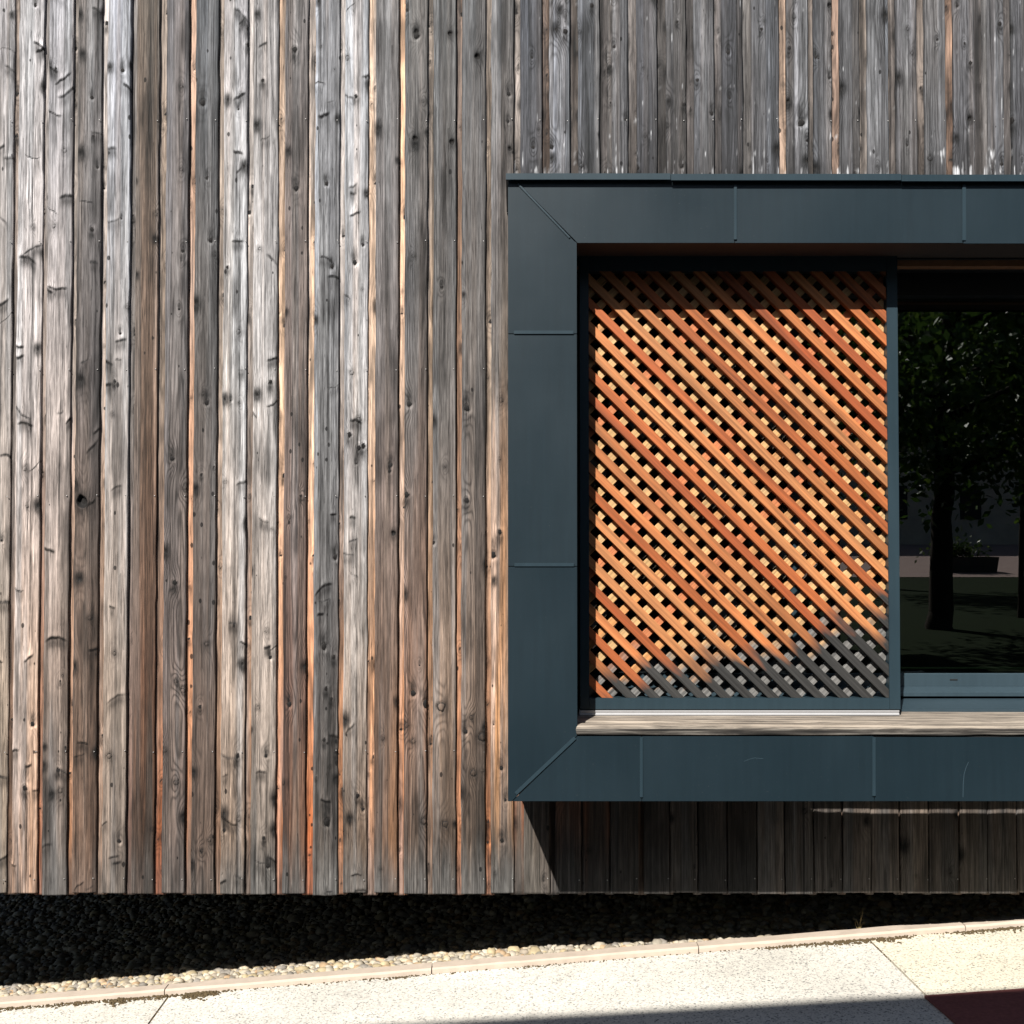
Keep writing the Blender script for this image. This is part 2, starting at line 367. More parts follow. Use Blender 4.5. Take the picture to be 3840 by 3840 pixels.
# knots: (px, py, radius mm, kind) kind 0 dark knot, 1 hole, 2 ringed light knot, 3 dark smear
KN = [(60,165,9,0),(60,280,7,0),(165,325,13,3),(285,365,9,0),(300,60,14,3),(385,52,12,3),(310,205,12,3),(345,365,7,0),(305,575,16,3),(365,625,6,0),
 (460,265,8,0),(495,245,9,3),(345,860,8,0),(350,510,5,0),(680,325,7,2),(680,635,6,2),(685,940,7,0),(760,385,11,0),(790,900,9,0),(855,375,12,3),(930,105,8,0),
 (930,165,8,0),(965,55,10,3),(160,950,10,3),(55,860,7,0),(55,525,6,0),(1105,185,10,0),(1110,705,10,0),(1562,118,8,1),(1562,135,11,0),(1688,125,8,1),(1790,210,10,1),
 (1557,520,9,1),(1557,545,11,3),(1695,532,9,1),(985,300,7,0),(962,470,14,3),(1055,500,8,0),(1908,352,8,0),(1912,557,7,1),(1550,960,6,2),(1330,985,9,0),
 (1385,320,13,3),(1265,445,9,3),(1225,690,8,0),(1245,1000,8,0),(50,1435,15,3),(305,1425,16,3),(310,1880,19,1),(300,2170,15,3),(430,1430,6,0),(645,1720,9,0),(690,1830,8,2),
 (655,2185,9,0),(590,2130,12,3),(775,1510,9,0),(735,1835,12,3),(755,1780,5,0),(925,1965,13,3),(815,2312,10,0),(940,2140,10,3),(1015,1433,8,0),(965,1480,12,3),
 (1535,1515,10,0),(1750,1530,11,0),(1465,1745,8,0),(1525,1855,10,0),(1475,2000,8,1),(1750,1875,10,0),(1880,1500,9,2),(1875,1995,9,0),(1850,2080,12,0),(1825,2120,14,3),
 (1625,2035,7,0),(1255,2090,9,0),(1310,1630,9,0),(1345,1680,9,0),(1362,1672,9,0),(1345,1575,9,2),(95,2955,9,0),(225,2965,8,2),(195,2980,10,3),(260,2550,11,3),
 (265,2640,8,2),(430,2450,7,2),(660,2555,8,2),(685,2590,9,2),(660,2935,9,2),(775,2415,8,2),(750,2650,6,0),(815,2775,11,0),(890,2835,8,0),(840,3050,13,3),(895,3072,8,2),
 (410,2835,9,2),(755,3190,7,2),(785,3150,7,2),(1215,2425,11,0),(1250,2465,8,0),(1215,2775,7,0),(1260,2820,8,0),(1225,3085,12,0),(1550,2600,10,0),(1600,2640,14,0),
 (1655,2650,15,2),(1715,2610,8,2),(1525,2720,8,2),(1550,2780,8,2),(1808,2762,14,2),(1745,2742,9,0),(1775,2897,11,2),(1590,3080,11,2),(1670,3090,11,2),(1340,2985,8,0),
 (1360,3035,7,0),(1312,3070,12,3),(1282,3115,8,2),(1392,2338,13,0),(1060,2935,8,2),(1085,2640,9,0),(1160,2930,8,0),(1880,2880,8,0),(1895,3000,6,0),
 (2955,380,8,1),(3005,460,13,0),(3120,430,11,3),(3345,450,9,0),(3637,443,8,1),(3792,452,13,0),(3785,530,7,1),(3757,615,7,0),(2565,390,7,0),(2345,448,6,0),(1905,455,6,0),
 (2000,552,7,0),(2068,550,9,0),(2420,510,6,2),(2180,620,8,2),(2556,622,8,0),(2390,630,9,0),(2085,110,14,3),(2120,118,10,0),(2100,40,12,3),(2220,20,8,0),(2615,300,7,0),
 (2730,195,8,0),(2960,180,7,0),(2955,395,9,3),(3110,20,8,1),(3120,190,7,0),(3235,95,7,0),(3110,290,7,0),(3640,235,7,0),(3350,345,6,0),(3420,200,6,2),(3750,90,8,0),(3560,330,5,0),(3230,420,11,3),(1940,30,8,0),(2290,250,6,0),(2470,330,6,2),(2855,110,6,0)]
KNW = []
for (a, b, r, k) in KN:
    q = P(a, b, DW); KNW.append((q.x, q.z, r * 0.00102, k))

def board(name, xl, xr, z0, z1, yf, th, cols, seed, parent, pale=0.0, nu=20, dz=0.005, wash=None, grime=0.0, knots=True, extra=0.3, amp=1.0, streak=1.0, lean=0.0, smear=0.8, bands=True):
    rs = np.random.RandomState(seed)
    wd = xr - xl; xc = (xl + xr) / 2
    u = np.concatenate([[-0.5 * wd + 0.0022], np.linspace(-0.5 * wd + 0.005, 0.5 * wd - 0.005, nu - 1), [0.5 * wd - 0.0022]])
    u = np.concatenate([[-0.5 * wd, -0.5 * wd], u, [0.5 * wd, 0.5 * wd]])
    yo = np.zeros(len(u)); yo[0] = th; yo[-1] = th; yo[1] = 0.0024; yo[-2] = 0.0024
    nz = max(4, int((z1 - z0) / dz)); z = np.linspace(z0, z1, nz + 1)
    U, Z = np.meshgrid(u, z); Yo = np.repeat(yo[None, :], nz + 1, 0)
    side = np.ones(len(u)); side[0] = 0.0; side[-1] = 0.0
    # --- relief (metres, + towards the viewer)
    H = (0.0020 + 0.0040 * pale) * (fbm(U * 14 + seed, Z * 1.5, seed) - 0.5) * 2
    H += 0.0016 * (fbm(U * 60, Z * 0.8 + seed, seed + 3) - 0.5) * 2
    H += 0.0010 * (fbm(U * 130, Z * 20, seed + 5) - 0.5) * 2 * (0.6 + pale) + 0.0020 * (fbm(U * 32, Z * 7 + seed, seed + 6, 4) - 0.5) * 2 * (0.5 + pale)
    cup = rs.uniform(-0.0012, 0.0022); H -= cup * (U / (0.5 * wd)) ** 2
    DK_ = np.zeros_like(U); KD = np.zeros_like(U); LT = np.zeros_like(U)
    # ridge line splitting rounded boards in a lit and a shaded half
    if pale > 0.5:
        rx = (rs.uniform(0.02, 0.28) * wd) + 0.10 * wd * (fbm(Z * 1.1, Z * 0 + seed, seed + 8, 2) - 0.5) * 2
        H -= 0.055 * np.clip(U - rx, 0, 1) + 0.0016 * sstep(-0.0015, 0.0015, U - rx)
        DK_ += 0.55 * np.exp(-((U - rx) / 0.0022) ** 2) * sstep(0.45, 0.62, fbm(Z * 5, Z * 0 + 3.3, seed + 21, 2))
    # whorl creases running across pale boards
    if pale > 0.3:
        zc = z0 + rs.uniform(0, 0.2)
        while zc < z1:
            sl = rs.uniform(-0.7, 0.7); cv = rs.uniform(-16, 16); A = rs.uniform(0.0008, 0.0030) * min(1, pale) * (1 if rs.rand() < 0.6 else -1)
            c0 = rs.uniform(-0.5, 0.5) * wd; hw = rs.choice([rs.uniform(0.12, 0.3), rs.uniform(0.2, 0.5)]) * wd; tkn = rs.uniform(0.002, 0.005)
            T = Z - (zc + sl * U + cv * U * U + 0.006 * (vn(U * 90, Z * 0 + zc * 50, seed + 2) - 0.5))
            mk = sstep(hw, hw * 0.5, np.abs(U - c0))
            H += mk * A * np.tanh(T / 0.0022) * np.exp(-np.abs(T) / 0.022)
            H += mk * abs(A) * 0.9 * np.exp(-(T / 0.03) ** 2)
            DK_ += mk * rs.uniform(0.5, 1.7) * np.exp(-(T / tkn) ** 2) * (0.4 + 0.9 * vn(U * 160, Z * 60, seed + 31))  # shade inside the crease painted into the dark field
            DK_ += mk * rs.uniform(0, 0.5) * np.exp(-((T + 0.018) / 0.018) ** 2)
            LT += mk * 0.22 * np.exp(-((T - math.copysign(0.012, A)) / 0.012) ** 2)  # bright side of the crease painted into the colour
            zc += rs.choice([rs.uniform(0.02, 0.08), rs.uniform(0.12, 0.4), rs.uniform(0.25, 0.55)])
    # --- knots
    kl = []
    if knots:
        for (kx, kz, r, kd) in KNW:
            if xl - 0.006 < kx < xr + 0.006 and z0 - 0.05 < kz < z1 + 0.05: kl.append((kx - xc, kz, r, kd))
    n_extra = int((z1 - z0) * 6.0 * extra + rs.rand())
    for i in range(n_extra):
        kl.append((rs.uniform(-0.45, 0.45) * wd, rs.uniform(z0 + .02, z1), rs.uniform(0.003, 0.0085), rs.choice([0, 0, 2, 2])))
    for i in range(int((z1 - z0) * smear + rs.rand())):
        kl.append((rs.choice([-1, 1]) * rs.uniform(0.36, 0.52) * wd, rs.uniform(z0 + .05, z1), rs.uniform(0.006, 0.016), 3))
    c_off = rs.uniform(-0.30, 0.30) * wd
    dep = 0.006 + 0.060 * fbm(Z * rs.uniform(0.35, 0.8) + seed, Z * 0 + seed * 1.3, seed + 41, 2)
    R = np.sqrt((U - c_off) ** 2 + dep ** 2 + 1e-6) / rs.uniform(0.0045, 0.0065)
    for (ku, kz, r, kd) in kl:
        du = U - ku; dzz = Z - kz
        rr = np.sqrt(du ** 2 + (dzz * 0.85) ** 2)
        wob = 1 + 0.35 * (vn(np.arctan2(dzz, du) * 1.6 + 9, rr * 0 + seed, seed + 55) - 0.5)
        rr = rr * wob
        R += 3.4 * np.exp(-(du / (2.0 * r)) ** 2 - (dzz / (5.5 * r)) ** 2)
        H += 0.22 * r * np.exp(-(rr / (2.1 * r)) ** 2)
        if kd == 1:
            KD = np.maximum(KD, sstep(1.2 * r, 0.9 * r, rr)); H -= 0.9 * r * sstep(1.1 * r, 0.5 * r, rr)
            DK_ += 0.7 * np.exp(-(du / (1.5 * r)) ** 2 - (dzz / (2.6 * r)) ** 2)
        elif kd == 0:
            KD = np.maximum(KD, 1.0 * sstep(1.1 * r, 0.7 * r, rr) * (0.62 + 0.6 * vn(du * 300, dzz * 300, seed + 60)))
            H -= 0.32 * r * np.exp(-((rr - 0.95 * r) / (0.22 * r)) ** 2)
            sdn = 1 if rs.rand() < 0.5 else -1
            DK_ += 0.75 * np.exp(-((du + 0.2 * r) / (1.1 * r)) ** 2 - ((dzz + sdn * 2.2 * r) / (2.6 * r)) ** 2) * (0.2 + 1.4 * fbm(du * 260, dzz * 40, seed + 62))
            LT += 0.35 * np.exp(-((rr - 1.55 * r) / (0.28 * r)) ** 2)
            LT += 0.6 * np.exp(-((du - 0.8 * r) / (1.0 * r)) ** 2 - ((dzz - sdn * 1.3 * r) / (1.0 * r)) ** 2)  # painted highlight beside the knot
        elif kd == 2:
            KD = np.maximum(KD, 0.75 * np.exp(-((rr - 0.85 * r) / (0.24 * r)) ** 2)); H += 0.10 * r * sstep(1.1 * r, 0.6 * r, rr)
            H -= 0.30 * r * np.exp(-((rr - 0.95 * r) / (0.2 * r)) ** 2)
            DK_ += 0.35 * np.exp(-(rr / (1.7 * r)) ** 2)
            LT += 0.45 * sstep(0.7 * r, 0.3 * r, rr)
        else:
            DK_ += 1.35 * np.exp(-(du / (1.0 * r)) ** 2 - (dzz / (1.7 * r)) ** 2) * (0.5 + 0.9 * fbm(du * 150, dzz * 60, seed + 61))  # smear also stands in for the shade cast in its dent
            KD = np.maximum(KD, 0.85 * sstep(0.6 * r, 0.2 * r, rr))
            H -= 0.30 * r * np.exp(-(rr / (0.6 * r)) ** 2)
    # --- colour
    zz = np.array([P(1000, y, DW).z for y in YL])[::-1]; C = (np.array(cols) * np.array([[1.16, 1.16, 1.16], [1.18, 1.15, 1.12], [1.26, 1.09, .96], [1.13, .96, .83]]))[::-1]
    zj = Z + 0.5 * (fbm(U * 30, Z * 1.1, seed + 70, 3) - 0.5)
    col = np.stack([np.interp(zj, zz, C[:, k]) for k in range(3)], -1)
    st = 1 + streak * (0.75 * (fbm(U * 55 + seed, Z * 0.45, seed + 71) - 0.5) + 0.75 * (fbm(U * 170, Z * 0.9, seed + 72) - 0.5) + 0.55 * (fbm(U * 20, Z * 5, seed + 75) - 0.5))
    col = col * st[..., None]
    warm = sstep(0.50, 0.72, fbm(U * 40 + 7, Z * 0.5, seed + 73)) * np.interp(Z, [0.4, 1.4, 3.0], [0.75, 0.5, 0.25])
    lum = col.mean(-1, keepdims=True)
    wcol = lum * np.array([1.24, 0.97, 0.80]); gcol = lum * np.array([0.98, 1.0, 1.03])
    col = col * (1 - warm[..., None]) + wcol * warm[..., None]
    gm = sstep(0.50, 0.72, fbm(U * 33 + 17, Z * 0.6, seed + 74))[..., None] * 0.5
    col = col * (1 - gm) + gcol * gm
    nb = rs.choice([1, 2, 2, 3]) if bands else 0
    for i in range(nb):
        bx = rs.uniform(-0.42, 0.42) * wd + 0.16 * wd * (fbm(Z * rs.uniform(0.6, 1.6), Z * 0 + i * 3.7, seed + 110 + i, 3) - 0.5) * 2
        sg = rs.choice([-1, 1]); m_ = sstep(-0.0018, 0.0018, (U - bx) * sg)
        on = sstep(0.30, 0.55, fbm(Z * 0.8 + i, Z * 0 + 9.1, seed + 120 + i, 2))
        k1 = rs.choice([rs.uniform(0.58, 0.80), rs.uniform(0.62, 0.86), rs.uniform(1.10, 1.25)]); hs = rs.uniform(-0.05, 0.07)
        mul = np.array([k1 * (1 + hs), k1, k1 * (1 - 1.2 * hs)])
        mm = (m_ * on)[..., None]
        col = col * (1 - mm + mm * mul)
        DK_ += 0.45 * np.exp(-((U - bx) / 0.0016) ** 2) * on * sstep(0.4, 0.6, fbm(Z * 3 + i, Z * 0 + 1.7, seed + 130 + i, 2))
    # soft blackened patches
    bl = sstep(0.60, 0.80, fbm(U * 22 + 3, Z * 3.2 + seed, seed + 140, 4)); col = col * (1 - 0.55 * bl[..., None])
    if grime:
        g = sstep(0.24, 0.02, Z - z0 + 0.16 * (fbm(U * 60, Z * 3, seed + 80) - 0.5)) * grime
        col = col * (1 - g[..., None]) + np.array([0.075, 0.073, 0.070]) * (0.7 + 0.6 * fbm(U * 80, Z * 30, seed + 81))[..., None] * g[..., None]
    if wash:      # pale lime-like splash marks where rain bounces off the flashing
        f = np.exp(-np.clip(Z - wash[0], 0, 9) / wash[1])
        g = sstep(0.60, 0.74, fbm(U * 130, Z * 16, seed + 90) * 0.75 + f * wash[2])
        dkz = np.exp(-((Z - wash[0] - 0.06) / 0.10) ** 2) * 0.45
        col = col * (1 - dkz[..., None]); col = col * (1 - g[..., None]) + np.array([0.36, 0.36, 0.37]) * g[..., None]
    col = col * np.exp(-0.35 * DK_)[..., None] * (1 + np.clip(LT, 0, 0.8))[..., None]
    # rotten crumbly edge pixels
    col = np.clip(col, 0.006, 0.62)
    KD = np.clip(KD, 0, 1)
    # --- assemble
    xx = U + 0.0024 * (fbm(Z * 9, Z * 0 + seed, seed + 95, 2) - 0.5) * 2 * (np.abs(U) > 0.49 * wd) + lean * (Z - z0)
    yy = Yo - H * side
    V = np.stack([xx, yy, Z - z0], -1).reshape(-1, 3)
    nc = len(u); idx = np.arange((nz + 1) * nc).reshape(nz + 1, nc)
    Q = np.stack([idx[:-1, :-1], idx[:-1, 1:], idx[1:, 1:], idx[1:, :-1]], -1).reshape(-1, 4)
    nq = len(Q); bot = idx[0][::-1]; top = idx[-1]
    loops = np.concatenate([Q.ravel(), bot, top]); ls = np.concatenate([np.arange(nq) * 4, [nq * 4, nq * 4 + nc]])
    me = bpy.data.meshes.new(name)
    me.vertices.add(len(V)); me.vertices.foreach_set('co', V.ravel().astype(np.float32))
    me.loops.add(len(loops)); me.loops.foreach_set('vertex_index', loops.astype(np.int32))
    me.polygons.add(nq + 2); me.polygons.foreach_set('loop_start', ls.astype(np.int32))
    sm = np.ones(nq + 2, bool); sm[-2:] = False
    me.update(calc_edges=True); me.polygons.foreach_set('use_smooth', sm)
    a = me.attributes.new('tint', 'FLOAT_COLOR', 'POINT')
    a.data.foreach_set('color', np.concatenate([col, np.ones(col.shape[:2] + (1,))], -1).reshape(-1).astype(np.float32))
    for nm, A in (('ring', R), ('knot', KD), ('dark', np.clip(DK_, 0, 2.2)), ('ramp', amp * (0.35 + 0.65 * sstep(0.35, 0.65, fbm(U * 20, Z * 0.7, seed + 99))))):
        t = me.attributes.new(nm, 'FLOAT', 'POINT'); t.data.foreach_set('value', A.ravel().astype(np.float32))
    me.update()
    return link(name, me, WOOD, parent, (xc, yf, z0))

bld = empty('timber_building', (0, DW, ZB))
tag(bld, 'building wall clad in weathered grey and tan vertical boards', 'building')
def par(o):           # keep world placement while parenting to the building's base point
    o.location = Vector(o.location) - Vector((0, DW, ZB)); return o
ZT = 3.95
nail_me = None
def nail_mesh():
    bm = bmesh.new(); bmesh.ops.create_uvsphere(bm, u_segments=8, v_segments=5, radius=0.0024)
    for v in bm.verts: v.co.y *= 0.55
    me = bpy.data.meshes.new('nail'); bm.to_mesh(me); bm.free(); me.polygons.foreach_set('use_smooth', [True] * len(me.polygons)); me.materials.append(STEEL)
    return me
nail_me = nail_mesh()
def nails(bo, xl, xr, z0, zs):
    for z in zs:
        o = bpy.data.objects.new('nail', nail_me); COL.objects.link(o); o.parent = bo
        o.location = ((xr - xl) / 2 - 0.006 + random.uniform(-.003, .003), -0.0012, z - z0)
def pxw(px, y=1350): return P(px, y, DW).x
covers = []            # x-ranges in world
for (a, b) in EDGES: covers.append((pxw(a - 4), pxw(b + 0.5)))
palb = lambda cs, k=1.0: [alb(c, k) for c in cs]
# full-height covering boards left of the window
x = covers[0][0]
left_out = []
while x > -3.3:
    left_out.append((x - 0.108 + 0.001, x - 0.026)); x -= 0.108
allfull = left_out[::-1] + covers
prev = None
BACKC = [(236, 208, 180), (230, 196, 166), (182, 164, 148), (204, 176, 150), (228, 184, 148), (196, 156, 128), (168, 152, 140)]
CAPZ = P(1920, 655, DF).z
seed = 100
for i, (xl, xr) in enumerate(allfull):
    k = i - len(left_out)
    out_of_frame = k < 0
    z0 = ZB + random.uniform(-0.0035, 0.003) - (0.006 if k in (2, 9, 11) else 0)
    cols = palb(WC[k if k >= 0 else (abs(k) * 5) % 16])
    fk = 0.86 if PALE.get(k, 0) > 0.5 and k != 3 else (1.10 if k in (3, 6, 7, 10) else 1.0)
    cols = [tuple(v * fk for v in c) for c in cols]
    if k >= 13: cols = [tuple(v * f for v in c) for c, f in zip(cols, (0.84, 0.86, 0.98, 1.0))]
    last = (k == len(covers) - 1)
    gr = {0: 0.1, 1: 0.15, 2: 0.4, 3: 0.25, 4: 0.2, 5: 0.3}.get(k, 0.75 if k > 7 else 0.3)
    bo = par(board('cover_board', xl, xr, z0, ZT, DW, 0.0155, cols, 200 + k * 7 + (900 if out_of_frame else 0), bld, PALE.get(k, 0.12), 25, 0.0045 if not out_of_frame else 0.02,
               None, gr, True, 0.35 if k in (1, 2, 8, 9, 11, 12, 4) else 0.15, 1.0 if k in (5, 6, 7, 10, 14, 15, 16) else 0.45))
    if not out_of_frame: nails(bo, xl, xr, z0, [P(1000, yy, DW).z + random.uniform(-.004, .004) for yy in (3297, 2818, 1860, 1385, 905, 450)])
    if prev is not None:
        g0, g1 = prev - 0.012, xl + 0.012
        c = random.choice(BACKC)
        low = tuple(max(30, v * f) for v, f in zip(c, (0.95, 0.72, 0.55))) if k in (2, 5, 6, 10, 11, 17) else tuple(v * f for v, f in zip(c, (0.90, 0.80, 0.72)))
        if k in (6, 11, 2): low = (186, 112, 70)
        top_ = tuple(0.97 * v for v in c)
        if k in (12, 3, 9, 4): c = (178, 156, 138); top_ = (205, 186, 170)
        par(board('backing_board', g0, g1, ZB + random.uniform(-0.012, -0.009), ZT, DW + 0.016, 0.020, palb([top_, c, tuple((a + b) / 2 for a, b in zip(c, low)), low], 1.02),
                  1200 + k * 5, bld, 0.0, 9, 0.008 if not out_of_frame else 0.03, None, 0.35, False, 0.6, 0.6, 1.1, 0.0, 1.0))
    prev = xr
# above the window box
rng = random.Random(5)
upper = [(pxw(a, 500), pxw(b, 500) - 0.006) for a, b in zip(RL, RD)]
x = upper[-1][1]
while x < 3.5:
    upper.append((x + 0.026, x + 0.107)); x += 0.107
ZU = CAPZ - 0.05
for k, (xl, xr) in enumerate(upper):
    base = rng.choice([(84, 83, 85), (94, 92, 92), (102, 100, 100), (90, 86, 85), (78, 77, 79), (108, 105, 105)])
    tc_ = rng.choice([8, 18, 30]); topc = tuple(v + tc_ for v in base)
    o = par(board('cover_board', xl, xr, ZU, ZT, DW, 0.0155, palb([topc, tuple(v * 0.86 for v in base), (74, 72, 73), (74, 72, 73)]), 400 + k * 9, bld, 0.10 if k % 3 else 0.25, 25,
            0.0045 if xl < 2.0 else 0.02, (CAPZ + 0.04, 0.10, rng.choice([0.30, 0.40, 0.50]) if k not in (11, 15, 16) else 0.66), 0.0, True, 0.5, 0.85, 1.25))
    if xl < 2.0: nails(o, xl, xr, ZU, [P(1000, 450, DW).z + rng.uniform(-.004, .004)])
    g0 = (prev if k == 0 else upper[k - 1][1]) - 0.012
    warmb = k in (1, 9, 11, 15)
    c = rng.choice([(158, 124, 102), (146, 118, 100), (170, 142, 120)]) if warmb else rng.choice([(105, 98, 94), (122, 112, 105), (150, 138, 128)])
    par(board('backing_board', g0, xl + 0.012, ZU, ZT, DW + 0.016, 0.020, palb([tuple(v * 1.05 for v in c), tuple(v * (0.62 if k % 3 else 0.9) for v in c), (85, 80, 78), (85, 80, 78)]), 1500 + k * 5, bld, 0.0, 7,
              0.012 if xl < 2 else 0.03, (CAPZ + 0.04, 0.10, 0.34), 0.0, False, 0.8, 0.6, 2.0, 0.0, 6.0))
# below the window box
ZLOW = P(1920, 2840, DW).z
lower = [(pxw(1965, 3250), pxw(2060, 3250))] + [(pxw(a + (18 if i in (0, 3) else 2.5), 3250), pxw(b - 2.5, 3250)) for i, (a, b) in enumerate(zip(BD[:-1], BD[1:]))]
x = lower[-1][1]
while x < 3.5:
    lower.append((x + 0.012, x + 0.106)); x += 0.106
for k, (xl, xr) in enumerate(lower):
    z0 = ZB + rng.uniform(-0.003, 0.003)
    b = rng.choice([(122, 118, 110), (104, 100, 94), (136, 130, 120), (96, 92, 87), (115, 108, 100)])  # boards past the first painted dark for the box's shade, lighter rightward
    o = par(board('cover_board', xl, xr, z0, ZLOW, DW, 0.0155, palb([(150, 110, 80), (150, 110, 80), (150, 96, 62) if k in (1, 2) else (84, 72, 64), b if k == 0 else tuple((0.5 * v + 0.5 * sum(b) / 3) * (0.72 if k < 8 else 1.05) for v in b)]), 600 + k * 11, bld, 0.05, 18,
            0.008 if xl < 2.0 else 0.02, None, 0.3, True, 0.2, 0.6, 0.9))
    if xl < 2.0: nails(o, xl, xr, z0, [P(1000, 3297, DW).z + rng.uniform(-.004, .004)])
    g0 = (covers[-1][1] if k == 0 else lower[k - 1][1]) - 0.012
    c = (214, 120, 62) if k == 0 else rng.choice([(120, 98, 82), (100, 90, 82)])
    par(board('backing_board', g0, xl + 0.012, ZB - 0.010, ZLOW, DW + 0.016, 0.020, palb([c, c, c, (130, 110, 95)]), 1800 + k * 5, bld, 0.0, 7, 0.016, None, 0.4, False, 0.3, 0.5, 0.6))

# the building behind the boards (leaves the window opening free)
WXL, WXR = P(2164, 1920, DF).x, 3.15
Z_ST = P(1920, 911, DF).z           # upper edge of the opening
Z_SB = P(1920, 2722, DF).z          # top of the sill plank
def core(lo, hi): return par(box('core_wall', lo, hi, CORE, bld))
core((-3.6, DW + 0.040, ZB + 0.03), (WXL - 0.10, DW + 0.30, ZT))
core((WXL - 0.10, DW + 0.040, Z_ST - 0.02), (3.6, DW + 0.30, ZT))
core((WXL - 0.10, DW + 0.040, ZB + 0.03), (3.6, DW + 0.30, Z_SB - 0.09))
par(box('soffit', (-3.6, DW + 0.045, ZB + 0.018), (3.6, 6.9, ZB + 0.029), CORE, bld))
par(box('plinth', (-3.6, 6.55, -0.9), (3.6, 6.9, ZB + 0.017), CONC, bld))
par(box('roof_edge', (-3.7, DW - 0.06, ZT + 0.002), (3.7, DW + 4.2, ZT + 0.14), METAL, bld))
# a dim room behind the glass
rm = [((WXL - 0.10, 7.6, Z_SB - 0.3), (3.6, 7.7, ZT)), ((WXL - 0.2, DW + 0.31, Z_SB - 0.3), (WXL - 0.1, 7.7, ZT)), ((3.6, DW + 0.04, Z_SB - 0.3), (3.7, 7.7, ZT)),
      ((WXL - 0.1, DW + 0.31, Z_SB - 0.42), (3.6, 7.59, Z_SB - 0.31)), ((WXL - 0.1, DW + 0.31, Z_ST + 0.3), (3.6, 7.59, Z_ST + 0.4))]
for lo, hi in rm: par(box('room_wall', lo, hi, ROOM, bld))

# ------------------------------------------------------------------ metal window box
wb = empty('window_surround', (P(1905, 1920, DF).x, DF, P(1905, 3005, DF).z))
tag(wb, 'slate blue sheet metal box frame projecting around the window', 'window frame')
def pw(o): o.location = Vector(o.location) - wb.location; return o
def pt(px, py, D=DF): q = P(px, py, D); return (q.x, q.z)
XO = pt(1905, 1920)[0]; XI = pt(2164, 1920)[0]; XE = 3.3
ZO_T = pt(1920, 676)[1]; ZI_T = Z_ST; ZO_B = pt(1920, 3005)[1]; ZI_B = pt(1920, 2761)[1]
S1, S2 = pt(1920, 1252)[1], pt(1920, 2124)[1]
T1, T2 = pt(2755, 800)[0], pt(3611, 800)[0]
B1, B2 = pt(2407, 2900)[0], pt(3278, 2900)[0]
g = 0.0010; TK = 0.003
def panel(pts, dy=0.0): return pw(prism('fascia_panel', pts, DF + dy, DF + dy + TK, METAL, wb, 0.0006))
mt = pt(1930, 676)[0]
panel([(XO, S1 + g), (XI, S1 + g), (XI, ZI_T - 0.002), (XO + 0.022, ZO_T), (XO, ZO_T)])
panel([(XO, S2 + g), (XI, S2 + g), (XI, S1 - g), (XO, S1 - g)], 0.0006)
panel([(XO, ZO_B), (XO + 0.012, ZO_B), (XI - 0.002, ZI_B), (XI, ZI_B + 0.004), (XI, S2 - g), (XO, S2 - g)])
panel([(XO + 0.025, ZO_T), (XI + 0.003, ZI_T), (T1 - g, ZI_T), (T1 - g, ZO_T)], 0.0004)
panel([(T1 + g, ZI_T), (T2 - g, ZI_T), (T2 - g, ZO_T), (T1 + g, ZO_T)], 0.001)
panel([(T2 + g, ZI_T - 0.002), (XE, ZI_T - 0.002), (XE, ZO_T), (T2 + g, ZO_T)])
panel([(XO + 0.015, ZO_B), (B1 - g, ZO_B), (B1 - g, ZI_B), (XI + 0.001, ZI_B)], 0.0005)
panel([(B1 + g, ZO_B), (B2 - g, ZO_B), (B2 - g, ZI_B), (B1 + g, ZI_B)])
panel([(B2 + g, ZO_B), (XE, ZO_B), (XE, ZI_B - 0.003), (B2 + g, ZI_B - 0.003)], 0.0008)
def strip(a, b, wd, hgt=0.004):
    a = Vector(a); b = Vector(b); d = (b - a).normalized(); n = Vector((-d.y, d.x)) * wd / 2
    return pw(prism('seam_strip', [tuple(a - n), tuple(b - n), tuple(b + n), tuple(a + n)], DF - hgt, DF - 0.0003, METAL2, wb, 0.0012))  # lighter paint stands in for the highlight along each seam
strip(pt(1927, 1247), pt(2151, 1247), 0.012); strip(pt(1929, 2118), pt(2153, 2118), 0.012)
strip(pt(2757, 692), pt(2757, 900), 0.010); strip(pt(3614, 692), pt(3614, 903), 0.012)
strip(pt(2405, 2764), pt(2405, 2990), 0.010); strip(pt(3276, 2764), pt(3276, 2985), 0.011, 0.005)
strip(pt(1942, 690), pt(2137, 893), 0.006, 0.004); strip(pt(1934, 2976), pt(2157, 2766), 0.012)
# inner and outer returns
pw(box('side_panel', (XO, DF + TK + .0006, ZO_B), (XO + 0.003, DW - 0.002, ZO_T - 0.004), METAL, wb))
pw(box('top_panel', (XO, DF + TK + .002, ZO_T - 0.003), (XE, DW + 0.018, ZO_T), METAL, wb))
pw(box('bottom_flange', (XO + 0.004, DF + TK + .0015, ZO_B), (XE, DF + 0.05, ZO_B + 0.003), METAL, wb))
pw(box('reveal_panel', (XI - 0.004, DF + TK + .001, Z_SB - 0.04), (XI, 4.03, ZI_T + 0.01), METAL, wb))
pw(box('soffit_panel', (XI + 0.001, DF + TK + .0015, ZI_T + 0.004), (XE, 3.755, ZI_T + 0.016), SOFFIT, wb))
pw(box('end_panel', (XE + 0.0005, DF, ZO_B), (XE + 0.004, DW - 0.002, ZO_T - 0.004), METAL, wb))
zt_top = P(1920, 971, 3.76).z; zt_bot = P(1920, 999, 3.76).z
pw(box('timber_strip', (XI + 0.001, 3.757, zt_bot), (XE, 3.80, ZI_T + 0.012), TIMBER, wb))
pw(box('upper_guide_rail', (XI + 0.002, DL + 0.020, P(1920, 972, DL + .02).z), (XE, DL + 0.034, ZI_T + 0.003), DARKM, wb))
